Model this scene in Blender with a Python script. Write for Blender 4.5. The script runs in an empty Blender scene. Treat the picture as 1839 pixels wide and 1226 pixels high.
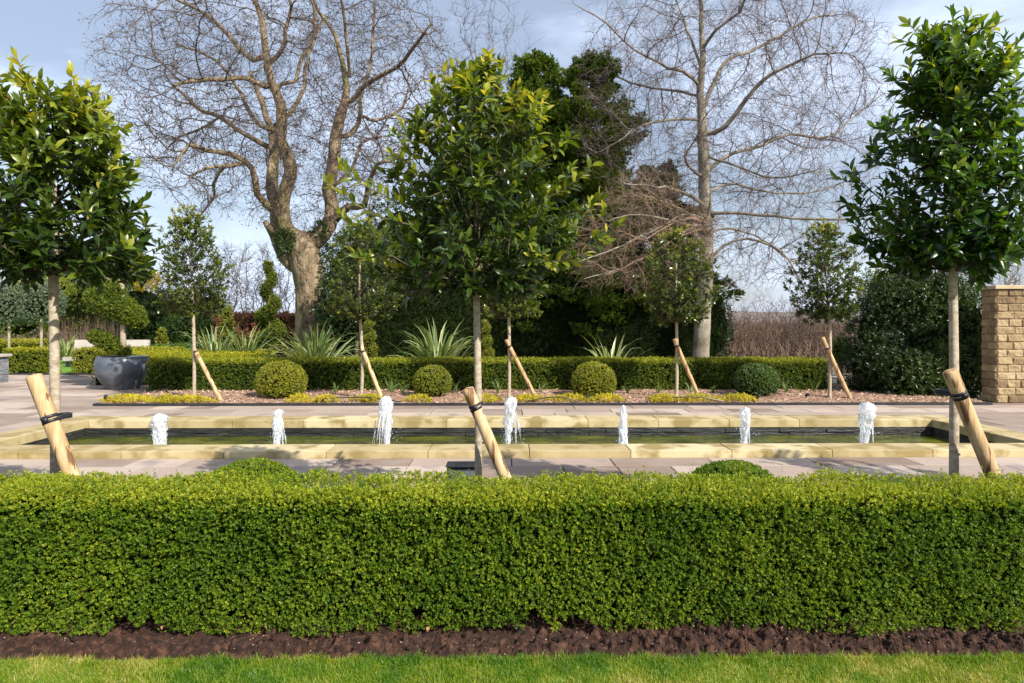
import bpy, math, random
import numpy as np
from mathutils import Vector, Matrix
S = bpy.context.scene
COL = S.collection
# ------------------------------------------------------------------ camera
HC, F, HOR, YAW = 1.6, 1226.0, 577.0, math.radians(0.6)
cam = bpy.data.objects.new('camera', bpy.data.cameras.new('camera')); COL.objects.link(cam)
cam.location = (0, 0, HC); cam.rotation_euler = (math.radians(90), 0, -YAW)
cam.data.sensor_width = 36; cam.data.lens = 24.0
cam.data.shift_y = -(613 - HOR) / 1839.0
cam.data.clip_start = .05; cam.data.clip_end = 4000
S.camera = cam
def at(px, py, Y):
    u = (px - 919.5) / F
    rx, ry = math.sin(YAW) + math.cos(YAW) * u, math.cos(YAW) - math.sin(YAW) * u
    t = Y / ry
    return np.array([rx * t, Y, HC + (HOR - py) / F * t])
def gx(px, Y): return float(at(px, 600, Y)[0])
# ------------------------------------------------------------------ sky, sun, exposure
SUN_EL, SUN_ROT = math.radians(38), math.radians(137)
w = bpy.data.worlds.new('World'); S.world = w; w.use_nodes = True
nt = w.node_tree; nt.nodes.clear()
def wn(t): return nt.nodes.new(t)
sky = wn('ShaderNodeTexSky'); sky.sky_type = 'NISHITA'; sky.sun_disc = False
sky.sun_elevation = SUN_EL; sky.sun_rotation = SUN_ROT; sky.air_density = 1.1; sky.dust_density = 1.2; sky.ozone_density = 1.6
tc = wn('ShaderNodeTexCoord'); mp = wn('ShaderNodeMapping'); mp.inputs['Scale'].default_value = (1.2, 1.2, 4.0)
nz = wn('ShaderNodeTexNoise'); nz.inputs['Scale'].default_value = 2.4; nz.inputs['Detail'].default_value = 7; nz.inputs['Roughness'].default_value = .55
cr = wn('ShaderNodeValToRGB'); cr.color_ramp.elements[0].position = .42; cr.color_ramp.elements[1].position = .66
cr.color_ramp.elements[0].color = (.3, .3, .3, 1); cr.color_ramp.elements[1].color = (.8, .8, .8, 1)
mx = wn('ShaderNodeMixRGB'); mx.inputs[2].default_value = (11.0, 12.6, 15.8, 1)
bg = wn('ShaderNodeBackground'); bg.inputs['Strength'].default_value = .066
wo = wn('ShaderNodeOutputWorld')
nt.links.new(tc.outputs['Generated'], mp.inputs[0]); nt.links.new(mp.outputs[0], nz.inputs['Vector']); nt.links.new(nz.outputs['Fac'], cr.inputs[0])
nt.links.new(cr.outputs[0], mx.inputs[0]); nt.links.new(sky.outputs[0], mx.inputs[1]); nt.links.new(mx.outputs[0], bg.inputs['Color']); nt.links.new(bg.outputs[0], wo.inputs[0])
sl = bpy.data.lights.new('sun', 'SUN'); sl.energy = 5.0; sl.angle = math.radians(.5); sl.color = (1, .95, .86)
so = bpy.data.objects.new('sun', sl); COL.objects.link(so)
sd = Vector((math.sin(SUN_ROT) * math.cos(SUN_EL), math.cos(SUN_ROT) * math.cos(SUN_EL), math.sin(SUN_EL)))
so.rotation_euler = sd.to_track_quat('Z', 'Y').to_euler()
S.view_settings.view_transform = 'Standard'; S.view_settings.look = 'None'; S.view_settings.exposure = 0.62; S.view_settings.gamma = 1
# ------------------------------------------------------------------ helpers
rng = np.random.default_rng(7)
def U(a, b, n=None): return rng.uniform(a, b, n)
def nrm(v): return v / np.maximum(np.linalg.norm(v, axis=-1, keepdims=True), 1e-9)
def _hash(ix, iy, iz, s):
    h = (ix * 374761393 + iy * 668265263 + iz * 2147483647 + s * 974634777) & 0xffffffff
    h = ((h ^ (h >> 13)) * 1274126177) & 0xffffffff
    return ((h ^ (h >> 16)) & 0xffff) / 65535.0
def vn(p, sc, seed=0):                       # value noise -1..1
    p = np.asarray(p, float) * sc; i = np.floor(p).astype(np.int64); f = p - i; f = f * f * (3 - 2 * f)
    out = 0
    for a in (0, 1):
        for b in (0, 1):
            for c in (0, 1):
                wt = (f[..., 0] if a else 1 - f[..., 0]) * (f[..., 1] if b else 1 - f[..., 1]) * (f[..., 2] if c else 1 - f[..., 2])
                out = out + wt * _hash(i[..., 0] + a, i[..., 1] + b, i[..., 2] + c, seed)
    return out * 2 - 1
def fbm(p, sc, seed=0, o=3):
    r = 0; a = 1; t = 0
    for k in range(o): r = r + a * vn(p, sc * 2 ** k, seed + k); t += a; a *= .5
    return r / t
class Geo:
    def __init__(s): s.V = []; s.T = []; s.Q = []; s.A = []; s.n = 0
    def add(s, v, tris=None, quads=None, tone=.5):
        v = np.asarray(v, float).reshape(-1, 3)
        if tris is not None and len(tris): s.T.append(np.asarray(tris, np.int64).reshape(-1, 3) + s.n)
        if quads is not None and len(quads): s.Q.append(np.asarray(quads, np.int64).reshape(-1, 4) + s.n)
        s.A.append(np.broadcast_to(np.asarray(tone, float), (len(v),)).copy()); s.V.append(v); s.n += len(v)
    def build(s, name, mat, parent=None, smooth=False, origin=None):
        me = bpy.data.meshes.new(name); V = np.concatenate(s.V) if s.V else np.zeros((0, 3))
        off = np.zeros(3)
        if parent is not None: off = np.array(parent.location)
        elif origin is not None: off = np.array(origin, float)
        V = V - off
        T = np.concatenate(s.T) if s.T else np.zeros((0, 3), np.int64)
        Q = np.concatenate(s.Q) if s.Q else np.zeros((0, 4), np.int64)
        me.vertices.add(len(V)); me.vertices.foreach_set('co', V.astype(np.float32).ravel())
        nl = len(T) * 3 + len(Q) * 4; me.loops.add(nl)
        me.loops.foreach_set('vertex_index', np.concatenate([T.ravel(), Q.ravel()]).astype(np.int32))
        me.polygons.add(len(T) + len(Q))
        st = np.concatenate([np.arange(len(T)) * 3, len(T) * 3 + np.arange(len(Q)) * 4]).astype(np.int32)
        me.polygons.foreach_set('loop_start', st)
        me.update(calc_edges=True)
        a = me.attributes.new('tone', 'FLOAT', 'POINT'); a.data.foreach_set('value', np.concatenate(s.A).astype(np.float32))
        me.polygons.foreach_set('use_smooth', np.full(len(me.polygons), bool(smooth)))
        me.validate(); me.materials.append(mat)
        o = bpy.data.objects.new(name, me); COL.objects.link(o)
        if parent is not None: o.parent = parent
        else: o.location = off
        return o
def thing(name, label, cat, loc=(0, 0, 0), group=None):
    o = bpy.data.objects.new(name, None); COL.objects.link(o); o.location = [float(x) for x in loc]; o.empty_display_size = .2
    o['label'] = label; o['category'] = cat
    if group: o['group'] = group
    return o
def tag(o, label, cat, group=None, kind=None):
    o['label'] = label; o['category'] = cat
    if group: o['group'] = group
    if kind: o['kind'] = kind
    return o
def struct(o, label=None):
    o['kind'] = 'structure'
    if label: o['label'] = label
    return o
def box(g, x0, x1, y0, y1, z0, z1, tone=.5, bev=0):
    if bev <= 0:
        v = [(x, y, z) for z in (z0, z1) for x, y in ((x0, y0), (x1, y0), (x1, y1), (x0, y1))]
        q = [(0, 3, 2, 1), (4, 5, 6, 7), (0, 1, 5, 4), (1, 2, 6, 5), (2, 3, 7, 6), (3, 0, 4, 7)]
        g.add(v, quads=q, tone=tone); return
    b = bev
    v = [(x0, y0, z0), (x1, y0, z0), (x1, y1, z0), (x0, y1, z0), (x0, y0, z1 - b), (x1, y0, z1 - b), (x1, y1, z1 - b), (x0, y1, z1 - b),
         (x0 + b, y0 + b, z1), (x1 - b, y0 + b, z1), (x1 - b, y1 - b, z1), (x0 + b, y1 - b, z1)]
    q = [(0, 3, 2, 1), (0, 1, 5, 4), (1, 2, 6, 5), (2, 3, 7, 6), (3, 0, 4, 7), (4, 5, 9, 8), (5, 6, 10, 9), (6, 7, 11, 10), (7, 4, 8, 11), (8, 9, 10, 11)]
    g.add(v, quads=q, tone=tone)
def tube(g, P, R, k=6, tone=.5, cap=True, wob=0):
    P = np.asarray(P, float); R = np.broadcast_to(np.asarray(R, float), (len(P),)); m = len(P)
    T = np.gradient(P, axis=0); T = nrm(T)
    N = np.zeros_like(P); a = np.array([0, 0, 1.0]) if abs(T[0, 2]) < .9 else np.array([1.0, 0, 0])
    N[0] = nrm(np.cross(T[0], a))
    for i in range(1, m):
        n = N[i - 1] - T[i] * np.dot(N[i - 1], T[i]); N[i] = n / max(np.linalg.norm(n), 1e-9)
    B = np.cross(T, N); th = np.arange(k) / k * 2 * np.pi
    rr = R[:, None] * np.ones(k)
    if wob: rr = rr * (1 + wob * vn(P[:, None, :] * 1.0 + np.stack([np.cos(th), np.sin(th), th * 0], -1)[None] * .8, 1.6, 3)) * (1 + wob * .6 * np.sin(th * 3 + P[:, 2:3] * .7))
    V = P[:, None] + rr[..., None] * (N[:, None] * np.cos(th)[None, :, None] + B[:, None] * np.sin(th)[None, :, None])
    i = np.arange(m - 1)[:, None] * k; j = np.arange(k)[None]; j2 = (j + 1) % k
    Q = np.stack([i + j, i + j2, i + k + j2, i + k + j], -1).reshape(-1, 4)
    V = V.reshape(-1, 3); tr = []
    if cap:
        V = np.vstack([V, P[-1] + T[-1] * R[-1] * .3, P[0]]); c = m * k
        tr = [((m - 1) * k + a_, (m - 1) * k + (a_ + 1) % k, c) for a_ in range(k)] + [((a_ + 1) % k, a_, c + 1) for a_ in range(k)]
    g.add(V, tris=tr, quads=Q, tone=tone)
def lathe(g, prof, k=48, c=(0, 0, 0), tone=.5):
    prof = np.array(prof, float); th = np.arange(k) / k * 2 * np.pi; m = len(prof)
    V = np.stack([prof[:, None, 0] * np.cos(th) + c[0], prof[:, None, 0] * np.sin(th) + c[1], np.repeat(prof[:, None, 1], k, 1) + c[2]], -1).reshape(-1, 3)
    i = np.arange(m - 1)[:, None] * k; j = np.arange(k)[None]; j2 = (j + 1) % k
    g.add(V, quads=np.stack([i + j, i + j2, i + k + j2, i + k + j], -1).reshape(-1, 4), tone=tone)
TPL = {
 'diamond': (np.array([[0, 0, 0], [.45, .5, .10], [1, 0, -.04], [.45, -.5, .10]]), [(0, 3, 2), (0, 2, 1)], []),
 'leaf': (np.array([[0, 0, 0], [.25, .38, .07], [.25, 0, .02], [.25, -.38, .07], [.52, .5, .07], [.52, 0, .02], [.52, -.5, .07], [.8, .3, -.01], [.8, 0, -.03], [.8, -.3, -.01], [1, 0, -.12]]),
          [(0, 2, 1), (0, 3, 2), (7, 8, 10), (8, 9, 10)], [(1, 2, 5, 4), (2, 3, 6, 5), (4, 5, 8, 7), (5, 6, 9, 8)]),
 'blade': (np.array([[0, .5, 0], [0, -.5, 0], [.5, .4, .06], [.5, -.4, .06], [1, 0, .32]]), [(2, 3, 4)], [(0, 1, 3, 2)]),
 'twig': (np.array([[0, .5, .3], [0, -.5, .3], [0, 0, -.6], [.5, .4, .24 + 2], [.5, -.4, .24 + 2], [.5, 0, -.5 + 2], [1, 0, 0]]), [(3, 4, 6), (4, 5, 6), (5, 3, 6)], [(0, 1, 4, 3), (1, 2, 5, 4), (2, 0, 3, 5)]),
}
def batch(g, P, D, N, L, W, tpl='diamond', tone=.5, wsc=None):
    t, tr, qd = TPL[tpl]; n = len(P)
    if n == 0: return
    D = nrm(D); Sd = nrm(np.cross(D, N)); N = np.cross(Sd, D)
    L = np.broadcast_to(L, (n,)); W = np.broadcast_to(W, (n,)); ws = L if wsc is None else np.broadcast_to(wsc, (n,))
    V = P[:, None] + D[:, None] * (t[None, :, 0:1] * L[:, None, None]) + Sd[:, None] * (t[None, :, 1:2] * W[:, None, None]) + N[:, None] * (t[None, :, 2:3] * ws[:, None, None])
    k = len(t); o = (np.arange(n) * k)[:, None, None]
    T = (np.array(tr)[None] + o).reshape(-1, 3) if tr else None
    Q = (np.array(qd)[None] + o).reshape(-1, 4) if qd else None
    g.add(V.reshape(-1, 3), T, Q, np.repeat(np.broadcast_to(tone, (n,)), k))
def sprigs(g, P, N, k, L, spread=.5, up=.4, tpl='diamond', asp=.6, tone=None, stem=1.2):
    n = len(P); A = nrm(N + np.array([0, 0, up]) + rng.normal(0, spread, (n, 3)))
    h = nrm(np.cross(A, rng.normal(0, 1, (n, 3)))); b = np.cross(A, h)
    tn = U(.2, .8, n) if tone is None else tone
    SV = U(.65, 1.35, n)
    for i in range(k):
        th = i * 2.4 + U(0, .8, n); rad = h * np.cos(th)[:, None] + b * np.sin(th)[:, None]
        s = (i / k) * L * stem
        f = .35 + .9 * (i / k)
        d = nrm(rad + A * f + rng.normal(0, .2, (n, 3)))
        Lk = L * SV
        nn = nrm(A + rng.normal(0, .35, (n, 3)) - rad * .2)
        batch(g, P + A * (s * SV)[:, None], d, nn, Lk * U(.75, 1.2, n), Lk * asp * U(.8, 1.15, n), tpl, np.clip(tn + U(-.15, .15, n), 0, 1))
# ------------------------------------------------------------------ materials
def mat(name): 
    m = bpy.data.materials.new(name); m.use_nodes = True; nt = m.node_tree; nt.nodes.clear(); return m, nt
def N_(nt, t, **kw):
    n = nt.nodes.new(t)
    for k, v in kw.items():
        if k in n.inputs: n.inputs[k].default_value = v
        else: setattr(n, k, v)
    return n
def ramp(nt, stops):
    r = nt.nodes.new('ShaderNodeValToRGB'); e = r.color_ramp.elements
    while len(e) < len(stops): e.new(.5)
    for el, (p, c) in zip(e, stops): el.position = p; el.color = (*c, 1)
    return r
def leafmat(name, stops, rough=.4, trans=.25, tcol=None, spec=.5):
    m, nt = mat(name); L = nt.links.new
    at_ = N_(nt, 'ShaderNodeAttribute', attribute_name='tone'); r = ramp(nt, stops); L(at_.outputs['Fac'], r.inputs[0])
    p = N_(nt, 'ShaderNodeBsdfPrincipled'); p.inputs['Roughness'].default_value = rough; p.inputs['Specular IOR Level'].default_value = spec
    L(r.outputs[0], p.inputs['Base Color'])
    tr = N_(nt, 'ShaderNodeBsdfTranslucent'); mul = N_(nt, 'ShaderNodeMixRGB', blend_type='MULTIPLY'); mul.inputs[0].default_value = 1
    L(r.outputs[0], mul.inputs[1]); mul.inputs[2].default_value = (*(tcol or (2.2, 2.0, .7)), 1); L(mul.outputs[0], tr.inputs[0])
    ms = N_(nt, 'ShaderNodeMixShader'); ms.inputs[0].default_value = trans; L(p.outputs[0], ms.inputs[1]); L(tr.outputs[0], ms.inputs[2])
    o = N_(nt, 'ShaderNodeOutputMaterial'); L(ms.outputs[0], o.inputs[0]); return m
def surf(name, stops, scale=5, detail=6, rough=.8, bump=.3, bscale=None, stretch=(1, 1, 1), tonemix=0, bdist=.02, spec=.4, metal=0, extra=None):
    m, nt = mat(name); L = nt.links.new
    tc = N_(nt, 'ShaderNodeTexCoord'); mp = N_(nt, 'ShaderNodeMapping'); mp.inputs['Scale'].default_value = stretch
    L(tc.outputs['Object'], mp.inputs[0])
    nz = N_(nt, 'ShaderNodeTexNoise', Scale=scale, Detail=detail, Roughness=.6); L(mp.outputs[0], nz.inputs['Vector'])
    fac = nz.outputs['Fac']
    if tonemix:
        a = N_(nt, 'ShaderNodeAttribute', attribute_name='tone'); mxx = N_(nt, 'ShaderNodeMix'); mxx.inputs[0].default_value = tonemix
        L(fac, mxx.inputs[2]); L(a.outputs['Fac'], mxx.inputs[3]); fac = mxx.outputs[0]
    r = ramp(nt, stops); L(fac, r.inputs[0]); colr = r.outputs[0]
    if extra:                                 # (scale, lo, hi, colour): stain patches with their own shape
        n2 = N_(nt, 'ShaderNodeTexNoise', Scale=extra[0], Detail=5.0); L(mp.outputs[0], n2.inputs['Vector'])
        r2 = ramp(nt, [(extra[1], (0, 0, 0)), (extra[2], (1, 1, 1))]); L(n2.outputs['Fac'], r2.inputs[0])
        mm = N_(nt, 'ShaderNodeMixRGB'); L(r2.outputs[0], mm.inputs[0]); L(colr, mm.inputs[1]); mm.inputs[2].default_value = (*extra[3], 1); colr = mm.outputs[0]
    p = N_(nt, 'ShaderNodeBsdfPrincipled'); L(colr, p.inputs['Base Color']); p.inputs['Roughness'].default_value = rough
    p.inputs['Specular IOR Level'].default_value = spec; p.inputs['Metallic'].default_value = metal
    if bump:
        n3 = N_(nt, 'ShaderNodeTexNoise', Scale=bscale or scale * 4, Detail=6.0); L(mp.outputs[0], n3.inputs['Vector'])
        b = N_(nt, 'ShaderNodeBump', Strength=bump, Distance=bdist); L(n3.outputs['Fac'], b.inputs['Height']); L(b.outputs[0], p.inputs['Normal'])
    o = N_(nt, 'ShaderNodeOutputMaterial'); L(p.outputs[0], o.inputs[0]); return m
M = {}
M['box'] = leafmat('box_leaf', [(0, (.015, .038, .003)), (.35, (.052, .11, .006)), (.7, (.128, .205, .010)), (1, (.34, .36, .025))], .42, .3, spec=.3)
M['box_gold'] = leafmat('box_gold_leaf', [(0, (.08, .10, .006)), (.5, (.20, .215, .010)), (1, (.38, .34, .025))], .42, .25)
M['box_dark'] = leafmat('box_dark_leaf', [(0, (.02, .05, .006)), (.5, (.045, .09, .01)), (1, (.10, .15, .02))], .4, .2)
M['hedge_far'] = leafmat('hedge_leaf', [(0, (.025, .048, .004)), (.4, (.065, .10, .006)), (.75, (.15, .18, .008)), (1, (.30, .29, .012))], .5, .2, spec=.3)
M['core'] = surf('hedge_inside', [(.3, (.006, .009, .003)), (.7, (.018, .022, .007))], 20, rough=1, bump=.5, spec=0)  # near-black fill for solid cores added to block light inside foliage
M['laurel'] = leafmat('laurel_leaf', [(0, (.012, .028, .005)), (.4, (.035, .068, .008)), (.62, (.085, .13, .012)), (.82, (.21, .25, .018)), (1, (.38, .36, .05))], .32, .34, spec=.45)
M['laurel_fresh'] = leafmat('laurel_fresh_leaf', [(0, (.010, .03, .006)), (.4, (.028, .07, .009)), (.7, (.07, .14, .012)), (.9, (.16, .23, .016)), (1, (.28, .30, .03))], .3, .32, spec=.5)
M['laurel_far'] = leafmat('small_laurel_leaf', [(0, (.012, .026, .005)), (.5, (.05, .078, .009)), (.85, (.14, .17, .018)), (1, (.27, .27, .03))], .3, .25, spec=.5)
M['yew'] = leafmat('yew_leaf', [(0, (.003, .008, .002)), (.5, (.010, .022, .004)), (1, (.05, .085, .012))], .7, .08, spec=.12)
M['conifer'] = leafmat('conifer_leaf', [(0, (.02, .045, .006)), (.5, (.07, .12, .012)), (1, (.18, .22, .02))], .6, .2, spec=.25)
M['ivy'] = leafmat('evergreen_leaf', [(0, (.008, .022, .004)), (.5, (.024, .052, .008)), (1, (.09, .14, .018))], .38, .15, spec=.4)
M['bamboo'] = leafmat('screen_leaf', [(0, (.05, .09, .008)), (.5, (.13, .18, .012)), (1, (.26, .27, .02))], .45, .3)
M['silver'] = leafmat('silver_leaf', [(0, (.04, .07, .04)), (.5, (.10, .14, .08)), (1, (.24, .28, .18))], .45, .2)
M['yellow'] = leafmat('yellow_blossom', [(0, (.25, .20, .01)), (.5, (.5, .38, .01)), (1, (.7, .55, .03))], .5, .3)
M['copper'] = leafmat('copper_leaf', [(0, (.13, .05, .025)), (.5, (.28, .12, .065)), (1, (.45, .24, .14))], .5, .2)
M['sedum'] = leafmat('sedum_leaf', [(0, (.20, .20, .01)), (.5, (.40, .36, .012)), (1, (.62, .50, .03))], .5, .25)
M['flax'] = leafmat('flax_leaf', [(0, (.06, .11, .03)), (.45, (.14, .20, .06)), (.75, (.34, .38, .15)), (1, (.60, .60, .32))], .35, .2)
M['bulb'] = leafmat('bulb_leaf', [(0, (.05, .10, .02)), (1, (.15, .22, .06))], .4, .2)
M['grass'] = leafmat('grass_blade', [(0, (.035, .11, .004)), (.4, (.10, .20, .006)), (.75, (.22, .26, .010)), (1, (.40, .36, .10))], .5, .3)
M['deadleaf'] = leafmat('fallen_leaf', [(0, (.2, .08, .03)), (1, (.5, .27, .12))], .6, .1)
M['bark'] = surf('laurel_bark', [(.3, (.24, .18, .12)), (.5, (.37, .30, .21)), (.7, (.48, .42, .32))], 14, rough=.85, bump=.5, bscale=50, stretch=(1.5, 1.5, 3), bdist=.006, extra=(3, .58, .7, (.12, .09, .065)))
M['crown_wood'] = surf('crown_twig_bark', [(.3, (.06, .05, .03)), (.7, (.14, .115, .07))], 6, rough=.9, bump=0)
M['bark_big'] = surf('old_tree_bark', [(.32, (.07, .048, .028)), (.5, (.21, .15, .088)), (.68, (.36, .28, .18))], 2.2, rough=.9, bump=1, bscale=6, stretch=(1.6, 1.6, .7), bdist=.16, extra=(.9, .58, .72, (.15, .14, .04)))
M['bark_beech'] = surf('beech_bark', [(.3, (.11, .09, .06)), (.5, (.25, .215, .16)), (.7, (.42, .38, .30))], 1.5, rough=.85, bump=.6, bscale=6, stretch=(1, 1, 1), bdist=.04, extra=(2.4, .52, .66, (.11, .105, .06)))
M['twig'] = surf('twig_bark', [(.3, (.07, .05, .04)), (.7, (.14, .105, .08))], 2, rough=.9, bump=0)
M['twig_pale'] = surf('beech_twig_bark', [(.3, (.10, .07, .06)), (.7, (.19, .145, .125))], 2, rough=.85, bump=0)
M['twig_dead'] = surf('drooping_twig_bark', [(.3, (.12, .075, .045)), (.7, (.30, .205, .135))], 2, rough=.85, bump=0)
M['brush'] = surf('brush_twig_bark', [(.3, (.085, .055, .038)), (.7, (.19, .125, .085))], 1, rough=.9, bump=0)
M['bud'] = surf('bud_skin', [(.3, (.05, .03, .03)), (.7, (.11, .06, .055))], 2, rough=.7, bump=0)
M['wood'] = surf('peeled_stake_wood', [(.25, (.27, .155, .065)), (.5, (.50, .335, .165)), (.72, (.68, .52, .31))], 5, rough=.65, bump=.5, bscale=24, stretch=(5, 5, .5), bdist=.006, tonemix=.2, extra=(4.2, .59, .63, (.17, .085, .035)))
M['rubber'] = surf('black_rubber', [(.3, (.012, .013, .016)), (.7, (.03, .03, .035))], 10, rough=.4, bump=.1)
M['blackplastic'] = surf('black_plastic', [(.3, (.012, .013, .016)), (.7, (.035, .037, .042))], 6, rough=.35, bump=.05)
M['soil'] = surf('dark_soil', [(.3, (.009, .0035, .002)), (.5, (.031, .012, .0065)), (.68, (.095, .045, .026))], 22, rough=.95, bump=1, bscale=60, bdist=.012)
M['mulch'] = surf('bark_mulch', [(.28, (.10, .05, .028)), (.5, (.30, .18, .115)), (.72, (.52, .36, .25))], 14, rough=.9, bump=1, bscale=30, bdist=.03)
M['chip'] = surf('wood_chip', [(.2, (.12, .06, .035)), (.5, (.38, .24, .16)), (.8, (.62, .46, .34))], 1, rough=.9, bump=0, tonemix=.95)
M['lawn'] = surf('lawn_turf', [(.3, (.05, .11, .010)), (.5, (.10, .19, .014)), (.7, (.20, .25, .03))], 6, rough=.9, bump=.6, bscale=60, bdist=.02)
M['farlawn'] = surf('far_lawn_turf', [(.3, (.08, .19, .010)), (.7, (.15, .27, .015))], 1.5, rough=.9, bump=.3, bscale=60, bdist=.02)
M['earth'] = surf('bare_earth', [(.3, (.09, .065, .04)), (.7, (.16, .12, .075))], .3, rough=.95, bump=.3)
M['hill'] = surf('wooded_hillside', [(.3, (.11, .10, .09)), (.5, (.19, .165, .15)), (.7, (.25, .22, .19))], .06, rough=1, bump=.6, bscale=.6, bdist=3)
M['slab'] = surf('sandstone_slab', [(.2, (.20, .140, .105)), (.5, (.34, .258, .205)), (.8, (.47, .375, .30))], 1.3, rough=.75, bump=.35, bscale=22, tonemix=.55, bdist=.006, extra=(2.6, .54, .68, (.27, .22, .19)))
M['joint'] = surf('paving_joint', [(.3, (.05, .045, .04)), (.7, (.09, .08, .07))], 10, rough=.95, bump=.3)
M['coping'] = surf('yellow_stone', [(.2, (.31, .23, .105)), (.5, (.46, .37, .195)), (.8, (.59, .50, .31))], 3.5, rough=.75, bump=.3, bscale=40, tonemix=.5, bdist=.004, extra=(3.1, .48, .60, (.27, .20, .075)))
M['basin'] = surf('basin_wall_stone', [(.3, (.010, .011, .010)), (.6, (.03, .03, .027)), (.8, (.10, .095, .08))], 6, rough=.5, bump=.7, bscale=14, stretch=(.4, 1, 2.5), bdist=.03)
M['pillarstone'] = surf('rockfaced_stone', [(.15, (.14, .09, .045)), (.5, (.29, .205, .105)), (.85, (.44, .33, .185))], 4, rough=.9, bump=.8, bscale=30, tonemix=.5, bdist=.025)
M['capstone'] = surf('cap_stone', [(.3, (.36, .27, .15)), (.7, (.52, .43, .28))], 3, rough=.8, bump=.3)
M['mortar'] = surf('mortar', [(.3, (.20, .15, .09)), (.7, (.32, .25, .16))], 10, rough=.95, bump=.3)
M['slate'] = surf('grey_slate', [(.3, (.10, .11, .12)), (.5, (.20, .21, .225)), (.7, (.32, .33, .34))], 5, rough=.7, bump=1, bscale=9, stretch=(1, 1, 3), bdist=.03)
M['glaze'] = surf('slate_blue_glaze', [(.3, (.055, .066, .082)), (.5, (.085, .10, .12)), (.7, (.13, .145, .165))], 2.2, rough=.42, bump=.15, bscale=8, stretch=(1, 1, 2.2), bdist=.01, spec=.55)
M['cream'] = surf('cream_fabric', [(.3, (.36, .31, .27)), (.7, (.46, .41, .36))], 3, rough=.8, bump=.2)
# water
m, nt2 = mat('pool_water'); L = nt2.links.new
tc2 = N_(nt2, 'ShaderNodeTexCoord'); mp2 = N_(nt2, 'ShaderNodeMapping'); mp2.inputs['Scale'].default_value = (1, 1.6, 1); L(tc2.outputs['Object'], mp2.inputs[0])
n1 = N_(nt2, 'ShaderNodeTexNoise', Scale=1.6, Detail=5.0); L(mp2.outputs[0], n1.inputs['Vector'])
r1 = ramp(nt2, [(.35, (.018, .026, .003)), (.55, (.062, .075, .006)), (.75, (.15, .15, .012))]); L(n1.outputs['Fac'], r1.inputs[0])
p2 = N_(nt2, 'ShaderNodeBsdfPrincipled', Roughness=.06); p2.inputs['IOR'].default_value = 1.33; L(r1.outputs[0], p2.inputs['Base Color'])
n2_ = N_(nt2, 'ShaderNodeTexNoise', Scale=9.0, Detail=3.0); L(mp2.outputs[0], n2_.inputs['Vector'])
b2 = N_(nt2, 'ShaderNodeBump', Strength=.55, Distance=.03); L(n2_.outputs['Fac'], b2.inputs['Height']); L(b2.outputs[0], p2.inputs['Normal'])
o2 = N_(nt2, 'ShaderNodeOutputMaterial'); L(p2.outputs[0], o2.inputs[0]); M['water'] = m
m, nt2 = mat('foaming_water'); L = nt2.links.new
tc2 = N_(nt2, 'ShaderNodeTexCoord'); mp2 = N_(nt2, 'ShaderNodeMapping'); mp2.inputs['Scale'].default_value = (1, 1, .28); L(tc2.outputs['Object'], mp2.inputs[0])
n1 = N_(nt2, 'ShaderNodeTexNoise', Scale=75.0, Detail=4.0); L(mp2.outputs[0], n1.inputs['Vector'])
r1 = ramp(nt2, [(.40, (.08, .08, .08)), (.57, (1, 1, 1))]); L(n1.outputs['Fac'], r1.inputs[0])
p2 = N_(nt2, 'ShaderNodeBsdfPrincipled', Roughness=.25); p2.inputs['Base Color'].default_value = (.88, .9, .93, 1)
tl = N_(nt2, 'ShaderNodeBsdfTranslucent'); tl.inputs[0].default_value = (.9, .92, .95, 1)
ma = N_(nt2, 'ShaderNodeMixShader'); ma.inputs[0].default_value = .35; L(p2.outputs[0], ma.inputs[1]); L(tl.outputs[0], ma.inputs[2])
tp = N_(nt2, 'ShaderNodeBsdfTransparent'); mb = N_(nt2, 'ShaderNodeMixShader'); L(r1.outputs[0], mb.inputs[0]); L(tp.outputs[0], mb.inputs[1]); L(ma.outputs[0], mb.inputs[2])
o2 = N_(nt2, 'ShaderNodeOutputMaterial'); L(mb.outputs[0], o2.inputs[0]); M['foam'] = m

# ------------------------------------------------------------------ ground
PX0, PX1, PY0, PY1 = -6.85, 7.05, 8.0, 11.0      # outer coping
CW = .45
def ringquads(g, X0, X1, Y0, Y1, x0, x1, y0, y1, z):
    for a, b, c, d in ((X0, X1, Y0, y0), (X0, X1, y1, Y1), (X0, x0, y0, y1), (x1, X1, y0, y1)):
        g.add([(a, c, z), (b, c, z), (b, d, z), (a, d, z)], quads=[(0, 1, 2, 3)])
g = Geo(); ringquads(g, -1500, 1500, -60, 2600, PX0, PX1, PY0, PY1, -.03); struct(g.build('ground', M['earth']))
g = Geo(); nx, ny = 60, 14                     # wooded hill ridge
xs = np.linspace(-700, 900, nx); ys = np.linspace(330, 900, ny); XX, YY = np.meshgrid(xs, ys)
ZZ = (np.sin(np.clip((YY - 330) / 570, 0, 1) * math.pi)) * (9 + 4 * np.sin(XX * .006 + .4) + 3 * np.sin(XX * .021)) - .2
i = (np.arange(ny - 1)[:, None] * nx + np.arange(nx - 1)[None])
g.add(np.stack([XX, YY, ZZ], -1).reshape(-1, 3), quads=np.stack([i, i + 1, i + nx + 1, i + nx], -1).reshape(-1, 4)); struct(g.build('hill', M['hill'], smooth=True))
g = Geo(); g.add([(-40, 20.62, .005), (-5, 20.62, .005), (-5, 34, .005), (-40, 34, .005)], quads=[(0, 1, 2, 3)]); struct(g.build('far_lawn', M['farlawn']))
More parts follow.
